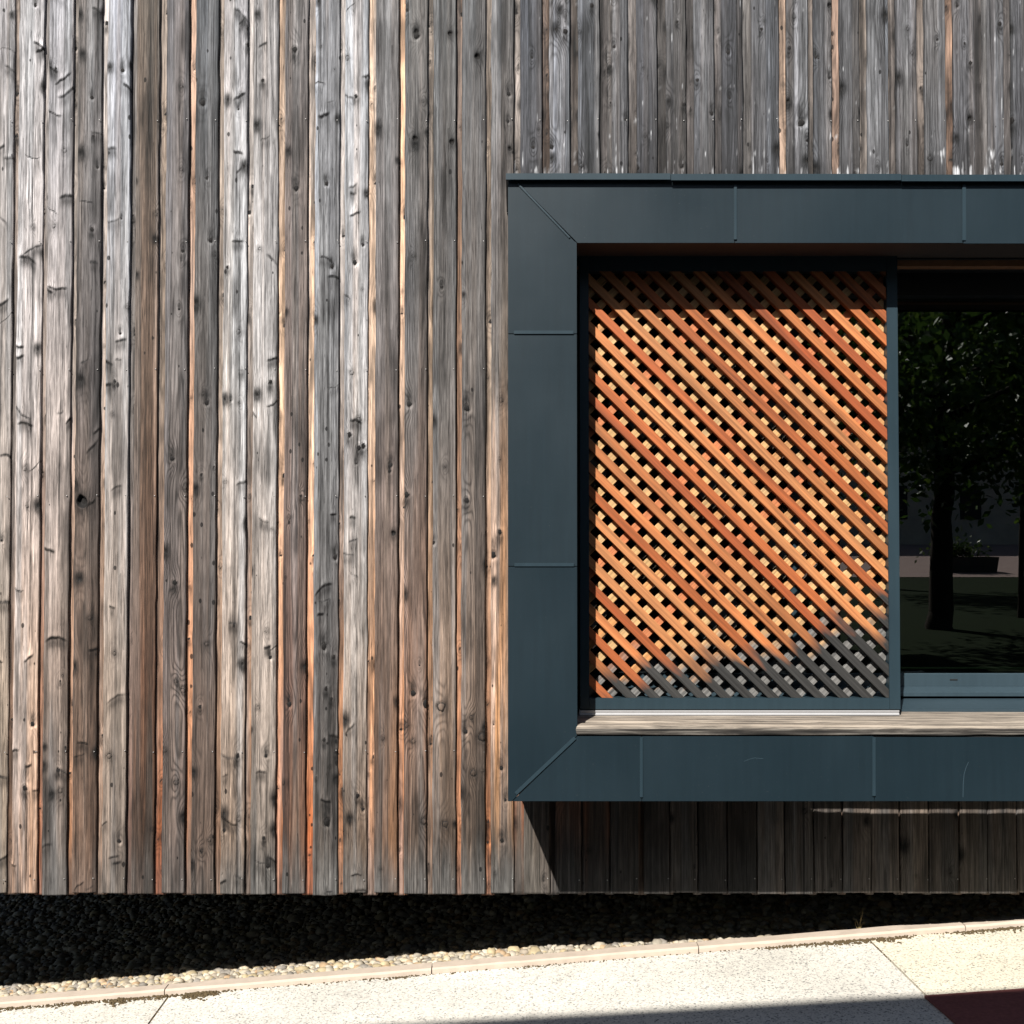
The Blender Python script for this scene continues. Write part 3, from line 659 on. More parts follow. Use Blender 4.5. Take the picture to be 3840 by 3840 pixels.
# drip cap in three lengths, each slightly out of line with the next
c0, c1 = pt(1920, 650, DF - .02)[1], pt(1920, 673, DF - .02)[1]
cuts = [pt(1897, 660)[0], pt(2512, 660)[0], pt(3372, 660)[0], XE]
for i in range(3):
    xa, xb = cuts[i] + (0.0008 if i else 0), cuts[i + 1] - 0.0008
    zc0 = c0 - 0.0020 * i; zc1 = c1 - 0.0026 * i; yc = DF - 0.020 - 0.0012 * (i % 2)
    pw(profile('drip_cap', [(yc, zc0), (DW - 0.004, zc0 + 0.02), (DW - 0.004, zc0 + 0.017), (yc + 0.002, zc0 - 0.003), (yc + 0.002, zc1 + 0.004), (yc + 0.010, zc1 + 0.001), (yc + 0.009, zc1 - 0.001), (yc, zc1)], xa, xb, METAL2, wb))
# sill planks (weathered timber)
zpk = Z_SB; thk = P(1920, 2722, DF).z - P(1920, 2756, DF).z
m2 = NT('weathered_sill'); 
def m_sill():
    m = m2
    a = m.noise(m.coords((2.5, 150, 170)), 1.0, 4.0, 0.65, 0.3); b = m.noise(m.coords((6, 60, 60)), 1.0, 4.0, 0.7, 0.6)
    c = m.ramp(m.math('MULTIPLY_ADD', a, 0.6, m.math('MULTIPLY', b, 0.4)), [(0.38, (0.030, 0.026, 0.022)), (0.46, (0.13, 0.11, 0.09)), (0.56, (0.27, 0.23, 0.185)), (0.75, (0.36, 0.31, 0.26))])
    oz = m.n('ShaderNodeSeparateXYZ'); m.l(m.n('ShaderNodeTexCoord').outputs['Object'], oz.inputs[0])
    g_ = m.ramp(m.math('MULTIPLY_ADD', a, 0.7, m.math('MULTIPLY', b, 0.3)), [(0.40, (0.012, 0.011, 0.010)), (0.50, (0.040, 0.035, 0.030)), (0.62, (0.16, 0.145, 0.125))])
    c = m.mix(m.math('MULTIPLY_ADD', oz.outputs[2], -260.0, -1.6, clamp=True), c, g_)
    m.base(c); m.rough(0.8); m.spec(0.2); m.bump(m.math('ADD', a, b), 0.7, 0.003); return m.m
SILLM = m_sill()
def sill(y0, y1, x0, x1, seed_, back=None, thk=thk):
    rs = np.random.RandomState(seed_); nx = 160; prof = [(y0 + .001, -thk), (y0, -thk + .003), (y0 - .001, -.012), (y0 + .002, -.004), (y0 + .008, 0.0), (y0 + .3 * (y1 - y0), 0.001), (y1 - .3 * (y1 - y0), 0.001), (y1 - .003, 0), (y1, -.004), (y1, -thk)]
    xs = np.linspace(x0, x1, nx); vs = []; fs = []
    npf = len(prof)
    for i, xx in enumerate(xs):
        for j, (y, z) in enumerate(prof):
            e = (float(fbm(np.array([xx * 6.]), np.array([j * 3.1]), seed_)[0]) - .5) * .004
            sg = 0.0035 * math.sin(xx * 1.4 + 1.0) if j < 8 else 0.0
            xe = xx + (rs.uniform(-.004, .006) + 0.012 * (y - y0) / .2 if i == 0 else 0)
            vs.append((xe - x0, y - y0 + (e if j < 4 else 0) + (back(xx) if back and j >= npf - 2 else 0), z + e * 0.6 + (sg * .35)))
    for i in range(nx - 1):
        for j in range(npf):
            a, b = i * npf + j, i * npf + (j + 1) % npf
            fs.append((a, b, b + npf, a + npf))
    fs.append(tuple(range(npf))[::-1]); fs.append(tuple((nx - 1) * npf + j for j in range(npf)))
    me = mesh_from('sill_plank', vs, fs, False)
    o = link('sill_plank', me, SILLM, wb, Vector((x0, y0, zpk)) - wb.location); return o
sill(DF - 0.004, 3.582, XI - 0.004, XE - 0.002, 3, lambda x: 0.0225 * (1 - float(sstep(0.78, 1.10, np.array(x + 0.05 * math.sin(x * 47)))) * (1.0 if float(vn(np.array([x * 8.0 + 2.2]), np.array([4.4]), 77)[0]) > 0.30 else 0.25)))  # back edge opens a slot shaped to pass a broken strip of sun
sill(3.606, 3.812, XI + 0.002, XE - 0.004, 9, None, 0.010)
pw(box('gap_closer', (XI, DF + 0.006, ZI_B - 0.03), (XE - 0.003, DF + 0.012, zpk - thk - 0.003), DARKM, wb))  # added strip that blocks sun through the gap under the plank
pw(box('bottom_rail_support', (XI, 3.82, zpk - 0.06), (XE, 3.99, zpk - 0.04), DARKM, wb))
# aluminium guide rail under the shutter
ra = P(2172, 2664, DL); rb = P(3372, 2682, DL)
pw(profile('guide_rail', [(DL - .002, ra.z), (DL + .034, ra.z), (DL + .034, rb.z), (DL - .002, rb.z), (DL - .002, rb.z + .004), (DL + 0.001, rb.z + .0065), (DL + .001, ra.z - .0055), (DL - .002, ra.z - .004)], ra.x, rb.x, ALU, wb))
for px in (2345, 2800, 3340):
    q = P(px, 2687, DL); pw(box('rail_foot', (q.x - .010, DL + .002, zpk + .001), (q.x + .010, DL + .028, rb.z - .0005), ALU, wb, 0.0015))

# a long scratch and a few scuffs on the lower fascia
for pl_ in ([(3632, 2858), (3622, 2880), (3615, 2905), (3612, 2940), (3611, 2990)], [(2800, 2850), (2830, 2842), (2862, 2845)], [(2790, 2855), (2810, 2848)]):
    for a_, b_ in zip(pl_[:-1], pl_[1:]):
        va, vb = Vector(pt(*a_)), Vector(pt(*b_)); d_ = (vb - va).normalized(); n_ = Vector((-d_.y, d_.x)) * (0.0011 if pl_[0][0] > 3000 else 0.0007)
        pw(prism('scratch', [tuple(va - n_), tuple(vb - n_), tuple(vb + n_), tuple(va + n_)], DF - 0.0004, DF + 0.0002, METAL3, wb))
# ------------------------------------------------------------------ sliding lattice shutter
sh = empty('sliding_shutter', (P(2165, 2661, DL).x, DL, P(2165, 2661, DL).z))
tag(sh, 'sliding shutter of orange diagonal timber lattice in dark metal frame', 'shutter')
def psd(o): o.location = Vector(o.location) - sh.location; return o
sl_, sr_ = pt(2172, 0, DL)[0], pt(3372, 1920, DL)[0]
il, ir = pt(2206, 0, DL)[0], pt(3331, 1920, DL)[0]
zt_, zb_ = P(1920, 958, DL).z, P(1920, 2661, DL).z
it_, ib_ = P(1920, 1016, DL).z, P(1920, 2618, DL).z
SD = 0.046
psd(box('stile', (sl_, DL, zb_), (il, DL + SD, zt_), METAL2, sh, 0.0012)); psd(box('stile', (ir, DL, zb_), (sr_, DL + SD, zt_), METAL2, sh, 0.0012))
psd(box('rail', (il + .0003, DL + .0004, zb_), (ir - .0003, DL + SD, ib_), METAL2, sh, 0.0012)); psd(box('rail', (il + .0003, DL + .0004, it_), (ir - .0003, DL + SD, zt_), METAL2, sh, 0.0012))
YA = DL + 0.006; LT_ = 0.025
sc = (DL + 0.006) / F
pitch = 88.6 / math.sqrt(2) * sc; lw = 43.0 / math.sqrt(2) * sc
def clip(poly, a, b, c):
    o = []
    for i in range(len(poly)):
        p, q = poly[i], poly[(i + 1) % len(poly)]
        dp = a * p[0] + b * p[1] - c; dq = a * q[0] + b * q[1] - c
        if dp <= 0: o.append(p)
        if dp * dq < 0:
            t = dp / (dp - dq); o.append((p[0] + t * (q[0] - p[0]), p[1] + t * (q[1] - p[1])))
    return o
def lath(ang, off, y0, th, colr):
    d = Vector((math.cos(ang), math.sin(ang))); n = Vector((-d.y, d.x)); L = 3.0; wv = lw / 2 * random.uniform(0.965, 1.03)
    c = n * off; a_ = random.uniform(-0.002, 0.002)
    n2 = n + d * 0.0
    poly = [tuple(c - d * L - n * wv), tuple(c + d * L - n * wv + n * a_), tuple(c + d * L + n * wv + n * a_), tuple(c - d * L + n * wv)]
    e = 0.003
    for (A, B, C) in ((-1, 0, -(il + e * 0 - .0)), (1, 0, ir), (0, -1, -ib_), (0, 1, it_)):
        poly = clip(poly, A, B, C)
        if len(poly) < 3: return
    cc = Vector((sum(p[0] for p in poly) / len(poly), sum(p[1] for p in poly) / len(poly)))
    loc = [((Vector(p) - cc).dot(d), (Vector(p) - cc).dot(n)) for p in poly]
    if max(p[0] for p in loc) - min(p[0] for p in loc) < 0.02: return
    bm = bmesh.new(); N = len(loc); ins = 0.0012
    def inset(p):
        v = Vector(p); yy = v.y - math.copysign(min(ins, abs(v.y) * .5), v.y); return (v.x, yy)
    f = [bm.verts.new((inset(p)[0], 0.0, inset(p)[1])) for p in loc]; m_ = [bm.verts.new((p[0], ins, p[1])) for p in loc]; b = [bm.verts.new((p[0], th, p[1])) for p in loc]
    bm.faces.new(f); bm.faces.new(b[::-1])
    for i in range(N):
        j = (i + 1) % N; bm.faces.new((f[i], m_[i], m_[j], f[j])); bm.faces.new((m_[i], b[i], b[j], m_[j]))
    o = bm_obj('lath', bm, CEDAR, sh)
    o.rotation_euler = (0, -ang, 0); o.location = Vector((cc.x, y0, cc.y)) - sh.location; o.color = tuple(colr) + ((1.0 if ang < 0 else 0.0),)
    return o
CED = [(238, 146, 84), (242, 160, 98), (232, 132, 70), (240, 150, 88), (220, 118, 62), (240, 150, 86), (230, 126, 66), (204, 104, 54), (238, 144, 80)]
q1 = P(2330, 1163.7, DL); q2 = P(2338, 1230, DL)
nA = Vector((math.sin(math.pi / 4), math.cos(math.pi / 4)))       # normal of laths falling to the right
offA = Vector((q1.x, q1.z)).dot(nA)
nB = Vector((-math.sin(math.pi / 4), math.cos(math.pi / 4))); offB = Vector((q2.x, q2.z)).dot(nB)
rl = random.Random(11)
for i in range(-40, 41):
    c = alb(rl.choice(CED), rl.choice([0.72, 0.82, 0.88, 0.94, 1.0, 1.04])); lath(-math.pi / 4, offA + i * pitch, YA, LT_, c)
for i in range(-45, 46):
    c = alb(rl.choice([(246, 196, 130), (242, 176, 110), (246, 200, 138), (236, 146, 92)]), 1.0); lath(math.pi / 4, offB + i * pitch, YA + LT_ + .0005, 0.015, c)

# ------------------------------------------------------------------ window (frame, glass, sill profiles)
wn = empty('window', (XI, 4.03, P(1920, 2611, 3.99).z)); tag(wn, 'dark glazed window with blue grey frame beside the shutter', 'window')
def pwn(o): o.location = Vector(o.location) - wn.location; return o
XG = XI + 0.002; XG1 = XE - 0.003
pwn(profile('sill_flashing', [(3.814, P(1920, 2661, 3.814).z), (4.0, P(1920, 2618, 4.0).z), (4.0, P(1920, 2618, 4.0).z - .012), (3.819, P(1920, 2661, 3.814).z - .012), (3.819, zpk - .02), (3.8145, zpk - .02)], XG, XG1, METAL3, wn))
zl0, zl1 = P(1920, 2611, 3.985).z, P(1920, 2598, 3.985).z
zl2, zl3 = P(1920, 2573, 4.06).z, P(1920, 2526, 4.06).z
pwn(profile('frame_ledge', [(3.985, zl0), (3.985, zl1), (4.058, zl2 - 0.001), (4.058, zl0)], XG, XG1, METAL3, wn))
pwn(profile('bottom_frame', [(4.060, zl0), (4.060, zl3 - .002), (4.063, zl3), (4.095, zl3), (4.095, zl0)], XG, XG1, METAL3, wn))
q = P(3577, 2549, 4.058); pwn(box('weep_slot', (q.x - .014, 4.0585, q.z - .0025), (q.x + .014, 4.0605, q.z + .0025), DARKM, wn))
ztop = P(1920, 1116, 4.06).z
pwn(box('header', (XG, 4.02, ztop), (XG1, 4.095, ZI_T + 0.10), DARKM, wn))
pwn(box('header_board', (XG, 3.802, ZI_T + 0.02), (XG1, 4.018, ZI_T + 0.03), DARKM, wn))
for (xa, xb) in ((XG, XG + 0.05), (1.02, 1.07), (XG1 - 0.05, XG1)):
    pwn(box('mullion', (xa, 4.061, zl3 + .0005), (xb, 4.094, ztop - .0005), METAL2, wn, 0.001))
pwn(box('glass_pane', (XG + 0.0505, 4.074, zl3 + .001), (1.0195, 4.080, ztop - .001), GLASS, wn))
pwn(box('glass_pane', (1.0705, 4.074, zl3 + .001), (XG1 - 0.0505, 4.080, ztop - .001), GLASS, wn))

# ------------------------------------------------------------------ ground, path, kerb, gravel
def grid_sheet(name, xs, ys, zf, mat, parent=None):
    vs = [(x, y, zf(x, y)) for y in ys for x in xs]; n = len(xs)
    fs = [(j * n + i, j * n + i + 1, (j + 1) * n + i + 1, (j + 1) * n + i) for j in range(len(ys) - 1) for i in range(n - 1)]
    return link(name, mesh_from(name, vs, fs, True), mat, parent)
def lawn_z(x, y):
    r = 0.0
    if y < -18: t = min(1, (-18 - y) / 22.0); r = 0.85 * t * t * (3 - 2 * t)
    return gx(x) - 0.05 + r
xs = [-300, -80, -30, -14, -8, -5, -4, -3.4, -3, -2.6, -2, 0, 2, 2.6, 3, 3.4, 4, 5, 6, 8, 12, 20, 40, 90, 300]
ys = [-400, -120, -60, -46, -40, -36, -32, -28, -24, -21, -18, -12, -8, -5.2, -2, 0, 2, 3, 4, 5, 6, 12, 60, 300]
gnd = grid_sheet('ground', xs, ys, lambda x, y: lawn_z(x, y) - (0.30 if y > 2.5 else 0.0) - (0.02 if y > -5.3 else 0), GRASSM); tag(gnd, kind='structure')
sq = grid_sheet('square', [-60, -20, 0, 4, 8, 14, 22, 40, 80], [-46, -43, -40, -37, -34, -31, -28, -25.5, -23], lambda x, y: lawn_z(x, y) + 0.015, PINK); tag(sq, kind='structure')
# path of cast slabs
pv = grid_sheet('pavement', [-9, -6, -5, -4, -3.4, -3, -2.6, -2, 0, 2, 2.6, 3, 3.4, 4, 4.4], [-2.7, 0, DK - 0.055], lambda x, y: gx(x) - 0.045 + ZK0, CONC); tag(pv, kind='structure')
def gpt(px, py, dz=0.0):      # pixel -> point on the sloping path
    u0, u1 = P(px, py, 1.0), P(px, py, 2.0); o = Vector((0, 0, CZ)); d = u1 - u0
    # z = ZK0-0.02+dz + SL*x
    t = (ZK0 - 0.02 + dz - o.z) / (d.z - SL * d.x); return o + d * t
jr0, jr1 = gpt(3255, 3520), gpt(3620, 3840); jl0, jl1 = gpt(640, 3725), gpt(560, 3840)
def jx(a, b, y): return a.x + (b.x - a.x) * (y - a.y) / (b.y - a.y)
YF = DK - 0.062
lines = [lambda y: -8.0, lambda y: -5.4, lambda y: jx(jl0, jl1, y) * 0.3 + 0.7 * jl0.x if y < 2 else jx(jl0, jl1, y), lambda y: jx(jr0, jr1, y) if y > 2 else jr0.x + (jx(jr0, jr1, 2) - jr0.x), lambda y: 4.0]
yb = [-2.6, -1.2, 0.2, 2.0, YF]
tone = [(0.42, 0.39, 0.34), (0.485, 0.458, 0.405), (0.49, 0.468, 0.42), (0.52, 0.478, 0.385), (0.5, 0.48, 0.44)]
def slab(i, y0, y1):
    gp = 0.004
    n = 6; rows = [y0 + gp, y1 - gp * (1 if y1 < YF else 0)]
    bm = bmesh.new(); grid = []
    for y in rows:
        xa, xb = lines[i](y) + gp, lines[i + 1](y) - gp
        xs_ = [xa + (xb - xa) * k / n for k in range(n + 1)]
        grid.append([(x, y) for x in xs_])
    cx = grid[0][n // 2]
    def V(p, lo): return bm.verts.new((p[0] - cx[0], p[1] - cx[1], (zp(p[0]) - (0.04 if lo else 0)) - zp(cx[0])))
    top = [[V(p, 0) for p in r] for r in grid]; bot = [[V(p, 1) for p in r] for r in grid]
    for k in range(n):
        bm.faces.new((top[0][k], top[0][k + 1], top[1][k + 1], top[1][k])); bm.faces.new((bot[0][k], bot[1][k], bot[1][k + 1], bot[0][k + 1]))
        bm.faces.new((bot[0][k], bot[0][k + 1], top[0][k + 1], top[0][k])); bm.faces.new((top[1][k], top[1][k + 1], bot[1][k + 1], bot[1][k]))
    for k in (0, n): bm.faces.new((bot[0][k], top[0][k], top[1][k], bot[1][k]))
    o = bm_obj('slab', bm, PAVE, pv, loc=(cx[0], cx[1], zp(cx[0]))); o.color = tone[i] + (1,)
for i in range(4):
    slab(i, yb[0], yb[1]); slab(i, yb[1], yb[2]); slab(i, yb[2], YF)
# kerb stones
kb = empty('kerb', (0, DK - 0.03, 0)); tag(kb, kind='structure')
xk0 = gpt(629, 3716).x
k = -3
rk = random.Random(3)
while xk0 + k * 1.0 < 5:
    xa, xb = xk0 + k * 1.0 + .002, xk0 + (k + 1) * 1.0 - .002; n = 12
    prof = [(DK - .060, -.10), (DK - .060, -.006), (DK - .054, 0.0), (DK - .006, 0.0005), (DK, -.006), (DK, -.10)]
    vs = []; fs = []; nn = len(prof); jz = rk.uniform(-.002, .002); c = (xa, DK, zk(xa))
    for i in range(n + 1):
        x = xa + (xb - xa) * i / n
        for j, (y, z) in enumerate(prof):
            e = rk.uniform(-.0012, .0012) if j in (1, 2, 3) else 0
            vs.append((x - c[0], y - c[1] + e, zk(x) + z + jz + e - c[2]))
    for i in range(n):
        for j in range(nn): fs.append((i * nn + j, i * nn + (j + 1) % nn, (i + 1) * nn + (j + 1) % nn, (i + 1) * nn + j))
    fs.append(tuple(range(nn))); fs.append(tuple(n * nn + j for j in range(nn))[::-1])
    bm = bmesh.new(); bvs = [bm.verts.new(v) for v in vs]
    for f in fs: bm.faces.new([bvs[i] for i in f])
    bm_obj('kerbstone', bm, KERBM, kb, loc=Vector(c) - kb.location); k += 1
# gravel bed
def ico(sub):
    bm = bmesh.new(); bmesh.ops.create_icosphere(bm, subdivisions=sub, radius=1.0)
    v = np.array([x.co[:] for x in bm.verts]); bm.verts.index_update(); f = np.array([[y.index for y in x.verts] for x in bm.faces]); bm.free(); return v, f
IV, IF = ico(2); IV1, IF1 = ico(1)
def pebbles(name, pts, sizes, cols, seed_, lowres=False):
    iv, ifc = (IV1, IF1) if lowres else (IV, IF); rs = np.random.RandomState(seed_); N = len(pts)
    A = rs.normal(size=(N, 3, 3)); Qm, _ = np.linalg.qr(A)
    S = np.stack([rs.uniform(0.75, 1.3, N), rs.uniform(0.65, 1.0, N), rs.uniform(0.45, 0.8, N)], 1)
    V = iv[None] * S[:, None, :] * (1 + 0.14 * rs.normal(size=(N, len(iv), 1)) * (0.6 if not lowres else 0.3))
    # mostly flat lying
    yaw = rs.uniform(0, 6.28, N); tl = rs.normal(0, 0.35, N)
    cy, sy, ct, st = np.cos(yaw), np.sin(yaw), np.cos(tl), np.sin(tl)
    X = V[..., 0] * cy[:, None] - V[..., 1] * sy[:, None]; Y = V[..., 0] * sy[:, None] + V[..., 1] * cy[:, None]; Z = V[..., 2]
    Y2 = Y * ct[:, None] - Z * st[:, None]; Z2 = Y * st[:, None] + Z * ct[:, None]
    V = np.stack([X, Y2, Z2], -1) * sizes[:, None, None] + pts[:, None, :]
    Fc = (ifc[None] + (np.arange(N) * len(iv))[:, None, None]).reshape(-1, 3)
    me = bpy.data.meshes.new(name); V = V.reshape(-1, 3)
    me.vertices.add(len(V)); me.vertices.foreach_set('co', V.ravel().astype(np.float32))
    me.loops.add(Fc.size); me.loops.foreach_set('vertex_index', Fc.ravel().astype(np.int32))
    me.polygons.add(len(Fc)); me.polygons.foreach_set('loop_start', (np.arange(len(Fc)) * 3).astype(np.int32))
    me.update(calc_edges=True); me.polygons.foreach_set('use_smooth', np.ones(len(Fc), bool))
    C = np.repeat(np.concatenate([cols, np.ones((N, 1))], 1), len(iv), 0)
    a = me.attributes.new('tint', 'FLOAT_COLOR', 'POINT'); a.data.foreach_set('color', C.ravel().astype(np.float32)); me.update()
    return me
def gz(x, y): return zk(x) - 0.022 - 0.095 * max(0, min(1, -x / 2.0)) * max(0, min(1, (y - DK) / 0.12)) - 0.012 * max(0, min(1, (x + 1) / 2)) - 0.02 * max(0, y - 4.4)
rs = np.random.RandomState(4); pts = []; siz = []
y = DK + 0.010
while y < 6.5:
    x = -3.1; stp = 0.0195 if y < 4.68 else 0.027
    while x < 3.2:
        for layer in range(2 if y < 4.65 else 1):
            xx, yy = x + rs.uniform(-.009, .009), y + rs.uniform(-.009, .009); r = abs(rs.normal(0.0112, 0.0048)) + .004
            if y > 4.68: r *= 1.25
            if yy - r * 1.0 < DK + 0.001: yy = DK + r * 1.05
            pts.append((xx, yy, gz(xx, yy) - 0.012 + layer * 0.011 + rs.uniform(-.006, .005))); siz.append(r)
        x += stp
    y += stp
pts = np.array(pts); siz = np.array(siz)
pal = 0.62 * np.array([1.08, 1.0, 0.86]) * np.array([(0.50, 0.47, 0.42), (0.42, 0.40, 0.37), (0.55, 0.50, 0.42), (0.33, 0.30, 0.27), (0.45, 0.34, 0.24), (0.58, 0.56, 0.52), (0.30, 0.29, 0.29), (0.48, 0.42, 0.30)])
cols = pal[rs.randint(0, len(pal), len(pts))] * rs.uniform(0.75, 1.15, (len(pts), 1))
near = pts[:, 1] < 4.68
gme = pebbles('gravel', pts[near], siz[near], cols[near], 1); gro = link('gravel', gme, PEB)
tag(gro, 'rounded river pebbles filling the strip between kerb and building', 'gravel', kind='stuff')
gm2 = pebbles('gravel_far', pts[~near], siz[~near], cols[~near], 2, True); gr2 = link('shaded_gravel', gm2, PEB)
tag(gr2, 'rounded river pebbles in deep shade under the building', 'gravel', kind='stuff')
bed = grid_sheet('gravel_bed', [-4.5, -3.4, -2.6, -2, 0, 2, 2.6, 3.4, 4.5], [DK - 0.01, DK + 0.02, DK + 0.13, 4.7, 6.6], lambda x, y: gz(x, y) - 0.022, GRAVB); tag(bed, kind='structure')
# moss and dirt in the joint between kerb and path
mp = []; ms = []
def dens(px):
    d = 0.12
    for c, wv, a in ((60, 90, .7), (230, 60, .5), (330, 60, .8), (470, 45, 1.6), (600, 60, 1.0), (740, 40, 1.8), (800, 50, 1.2), (3160, 160, 1.0), (3330, 60, .6), (3640, 90, .7), (3780, 80, .6), (2920, 60, .5), (1500, 80, .35), (2000, 60, .35)):
        d += a * math.exp(-((px - c) / wv) ** 2)
    return d
for px in range(-200, 4100, 4):
    dd = dens(px); yy = DK - 0.063
    x = (px - 1920) / F * yy
    for j in range(int(dd * 5 + rs.rand())):
        if rs.rand() < 0.75:
            mp.append((x + rs.uniform(-.004, .004), yy - abs(rs.normal(0, 0.006 + 0.012 * min(dd, 1.6))), zp(x) + rs.uniform(-.001, .003))); ms.append(rs.uniform(.003, .0075) * (0.6 + 0.35 * min(dd, 1.5)))
mp = np.array(mp); ms = np.array(ms)
mme = pebbles('moss', mp, ms, np.tile([[0.5, 0.5, 0.5]], (len(mp), 1)), 8, True); mo = link('moss', mme, MOSS); tag(mo, 'dark moss and dirt along the foot of the kerb', 'moss', kind='stuff')
# crumbs in the slab joints
cp = []; cs_ = []
for (a, b) in ((jl0, jl1), (jr0, jr1)):
    for t in np.linspace(0, 1, 160):
        if vn(np.array([t * 7.0]), np.array([a.x]), 5)[0] < 0.42: continue
        q = a.lerp(b, float(t)); cp.append((q.x + rs.normal(0, .0025), q.y, zp(q.x) - .003 + rs.uniform(-.002, .001))); cs_.append(rs.uniform(.002, .005))
cme = pebbles('joint_dirt', np.array(cp), np.array(cs_), np.tile([[0.5, 0.5, 0.5]], (len(cp), 1)), 18, True); co_ = link('joint_dirt', cme, MOSS); tag(co_, 'dirt caught in the joints between path slabs', 'dirt', kind='stuff')
# red-brown plate at the path edge, lower right
pa = [gpt(3466, 3744), gpt(3860, 3716), gpt(4200, 3760), gpt(4100, 3960), gpt(3720, 3960)]
bm = bmesh.new(); c = pa[0]
tv = [bm.verts.new((p.x - c.x, p.y - c.y, zp(p.x) + 0.010 - c.z)) for p in pa]; bv = [bm.verts.new((p.x - c.x, p.y - c.y, zp(p.x) + 0.002 - c.z)) for p in pa]
bm.faces.new(tv); bm.faces.new(bv[::-1])
for i in range(len(pa)): bm.faces.new((tv[i], bv[i], bv[(i + 1) % len(pa)], tv[(i + 1) % len(pa)]))
po = bm_obj('ground_plate', bm, PLATE, None, loc=c); tag(po, 'dark red brown flat plate lying on the path in the lower right corner', 'plate')
# weed behind the kerb
wq = P(3222, 3475, 4.21); wq.z = zk(wq.x) - 0.01
we = empty('weed', wq); tag(we, 'small dry weed growing in the gravel behind the kerb', 'weed')
def blade(pts_, wd):
    vs = []; fs = []
    for i, p in enumerate(pts_):
        ww = wd * (1 - 0.85 * i / (len(pts_) - 1)); vs += [(p[0] - ww, p[1], p[2]), (p[0], p[1] - ww * .7, p[2] + .0003), (p[0] + ww, p[1], p[2])]
    for i in range(len(pts_) - 1):
        for j in (0, 1): fs.append((i * 3 + j, i * 3 + j + 1, i * 3 + j + 4, i * 3 + j + 3))
    return mesh_from('stem', vs, fs, True)
for bp in ([(0, 0, 0), (.004, 0, .03), (.010, -.004, .055), (.014, -.004, .082)], [(0, 0, 0), (-.006, 0, .028), (-.012, 0, .040), (-.024, -.002, .044)],
           [(.002, 0, .0), (.010, 0, .022), (.024, -.004, .032), (.038, -.01, .028)], [(-.004, 0, 0), (-.014, 0, .02), (-.016, -.003, .036)], [(.003, 0, 0), (.003, -.004, .035), (.006, -.008, .06)]):
    link('blade', blade(bp, 0.0018), WEEDM, we)

# ------------------------------------------------------------------ the place behind the photographer (shade on the path, reflections in the glass)
A = gpt(1480, 3840); B = gpt(3840, 3708)
tt = 4.3
ea = A - Vector((LX, 1, -LS)) * tt; eb = B - Vector((LX, 1, -LS)) * (tt + (ea.z - (B.z + LS * tt)) / LS)
sl2 = (eb.y - ea.y) / (eb.x - ea.x); XR = 3.2  # unseen house, its eave edge placed to cast the shade on the path
nh = empty('shading_house', (-5.0, -2.2, 0)); tag(nh, 'unseen rendered house with overhanging flat eaves, added to shade the path', 'house')
def ph(o): o.location = Vector(o.location) - nh.location; return o
def ey(x): return ea.y + sl2 * (x - ea.x)
bm = bmesh.new(); zE = ea.z
pl = [(-13.0, ey(-13.0)), (XR, ey(XR)), (XR, -8.2), (-13.0, -8.2)]
tv = [bm.verts.new((p[0], p[1], zE)) for p in pl]; bv = [bm.verts.new((p[0], p[1], zE - 0.16)) for p in pl]
bm.faces.new(tv); bm.faces.new(bv[::-1])
for i in range(4): bm.faces.new((tv[i], bv[i], bv[(i + 1) % 4], tv[(i + 1) % 4]))
ph(bm_obj('roof', bm, ROOFM, nh))
ph(box('wall', (-12.6, -8.0, -0.6), (XR - 0.3, -3.0, zE - 0.161), RENDER, nh))
for wx in (-10, -7.2, -4.4, -1.6, 1.2):
    for wz in (0.9, 3.5):
        ph(box('window', (wx - .5, -3.0, wz), (wx + .5, -2.96, wz + 1.3), DARKM, nh, 0.01))

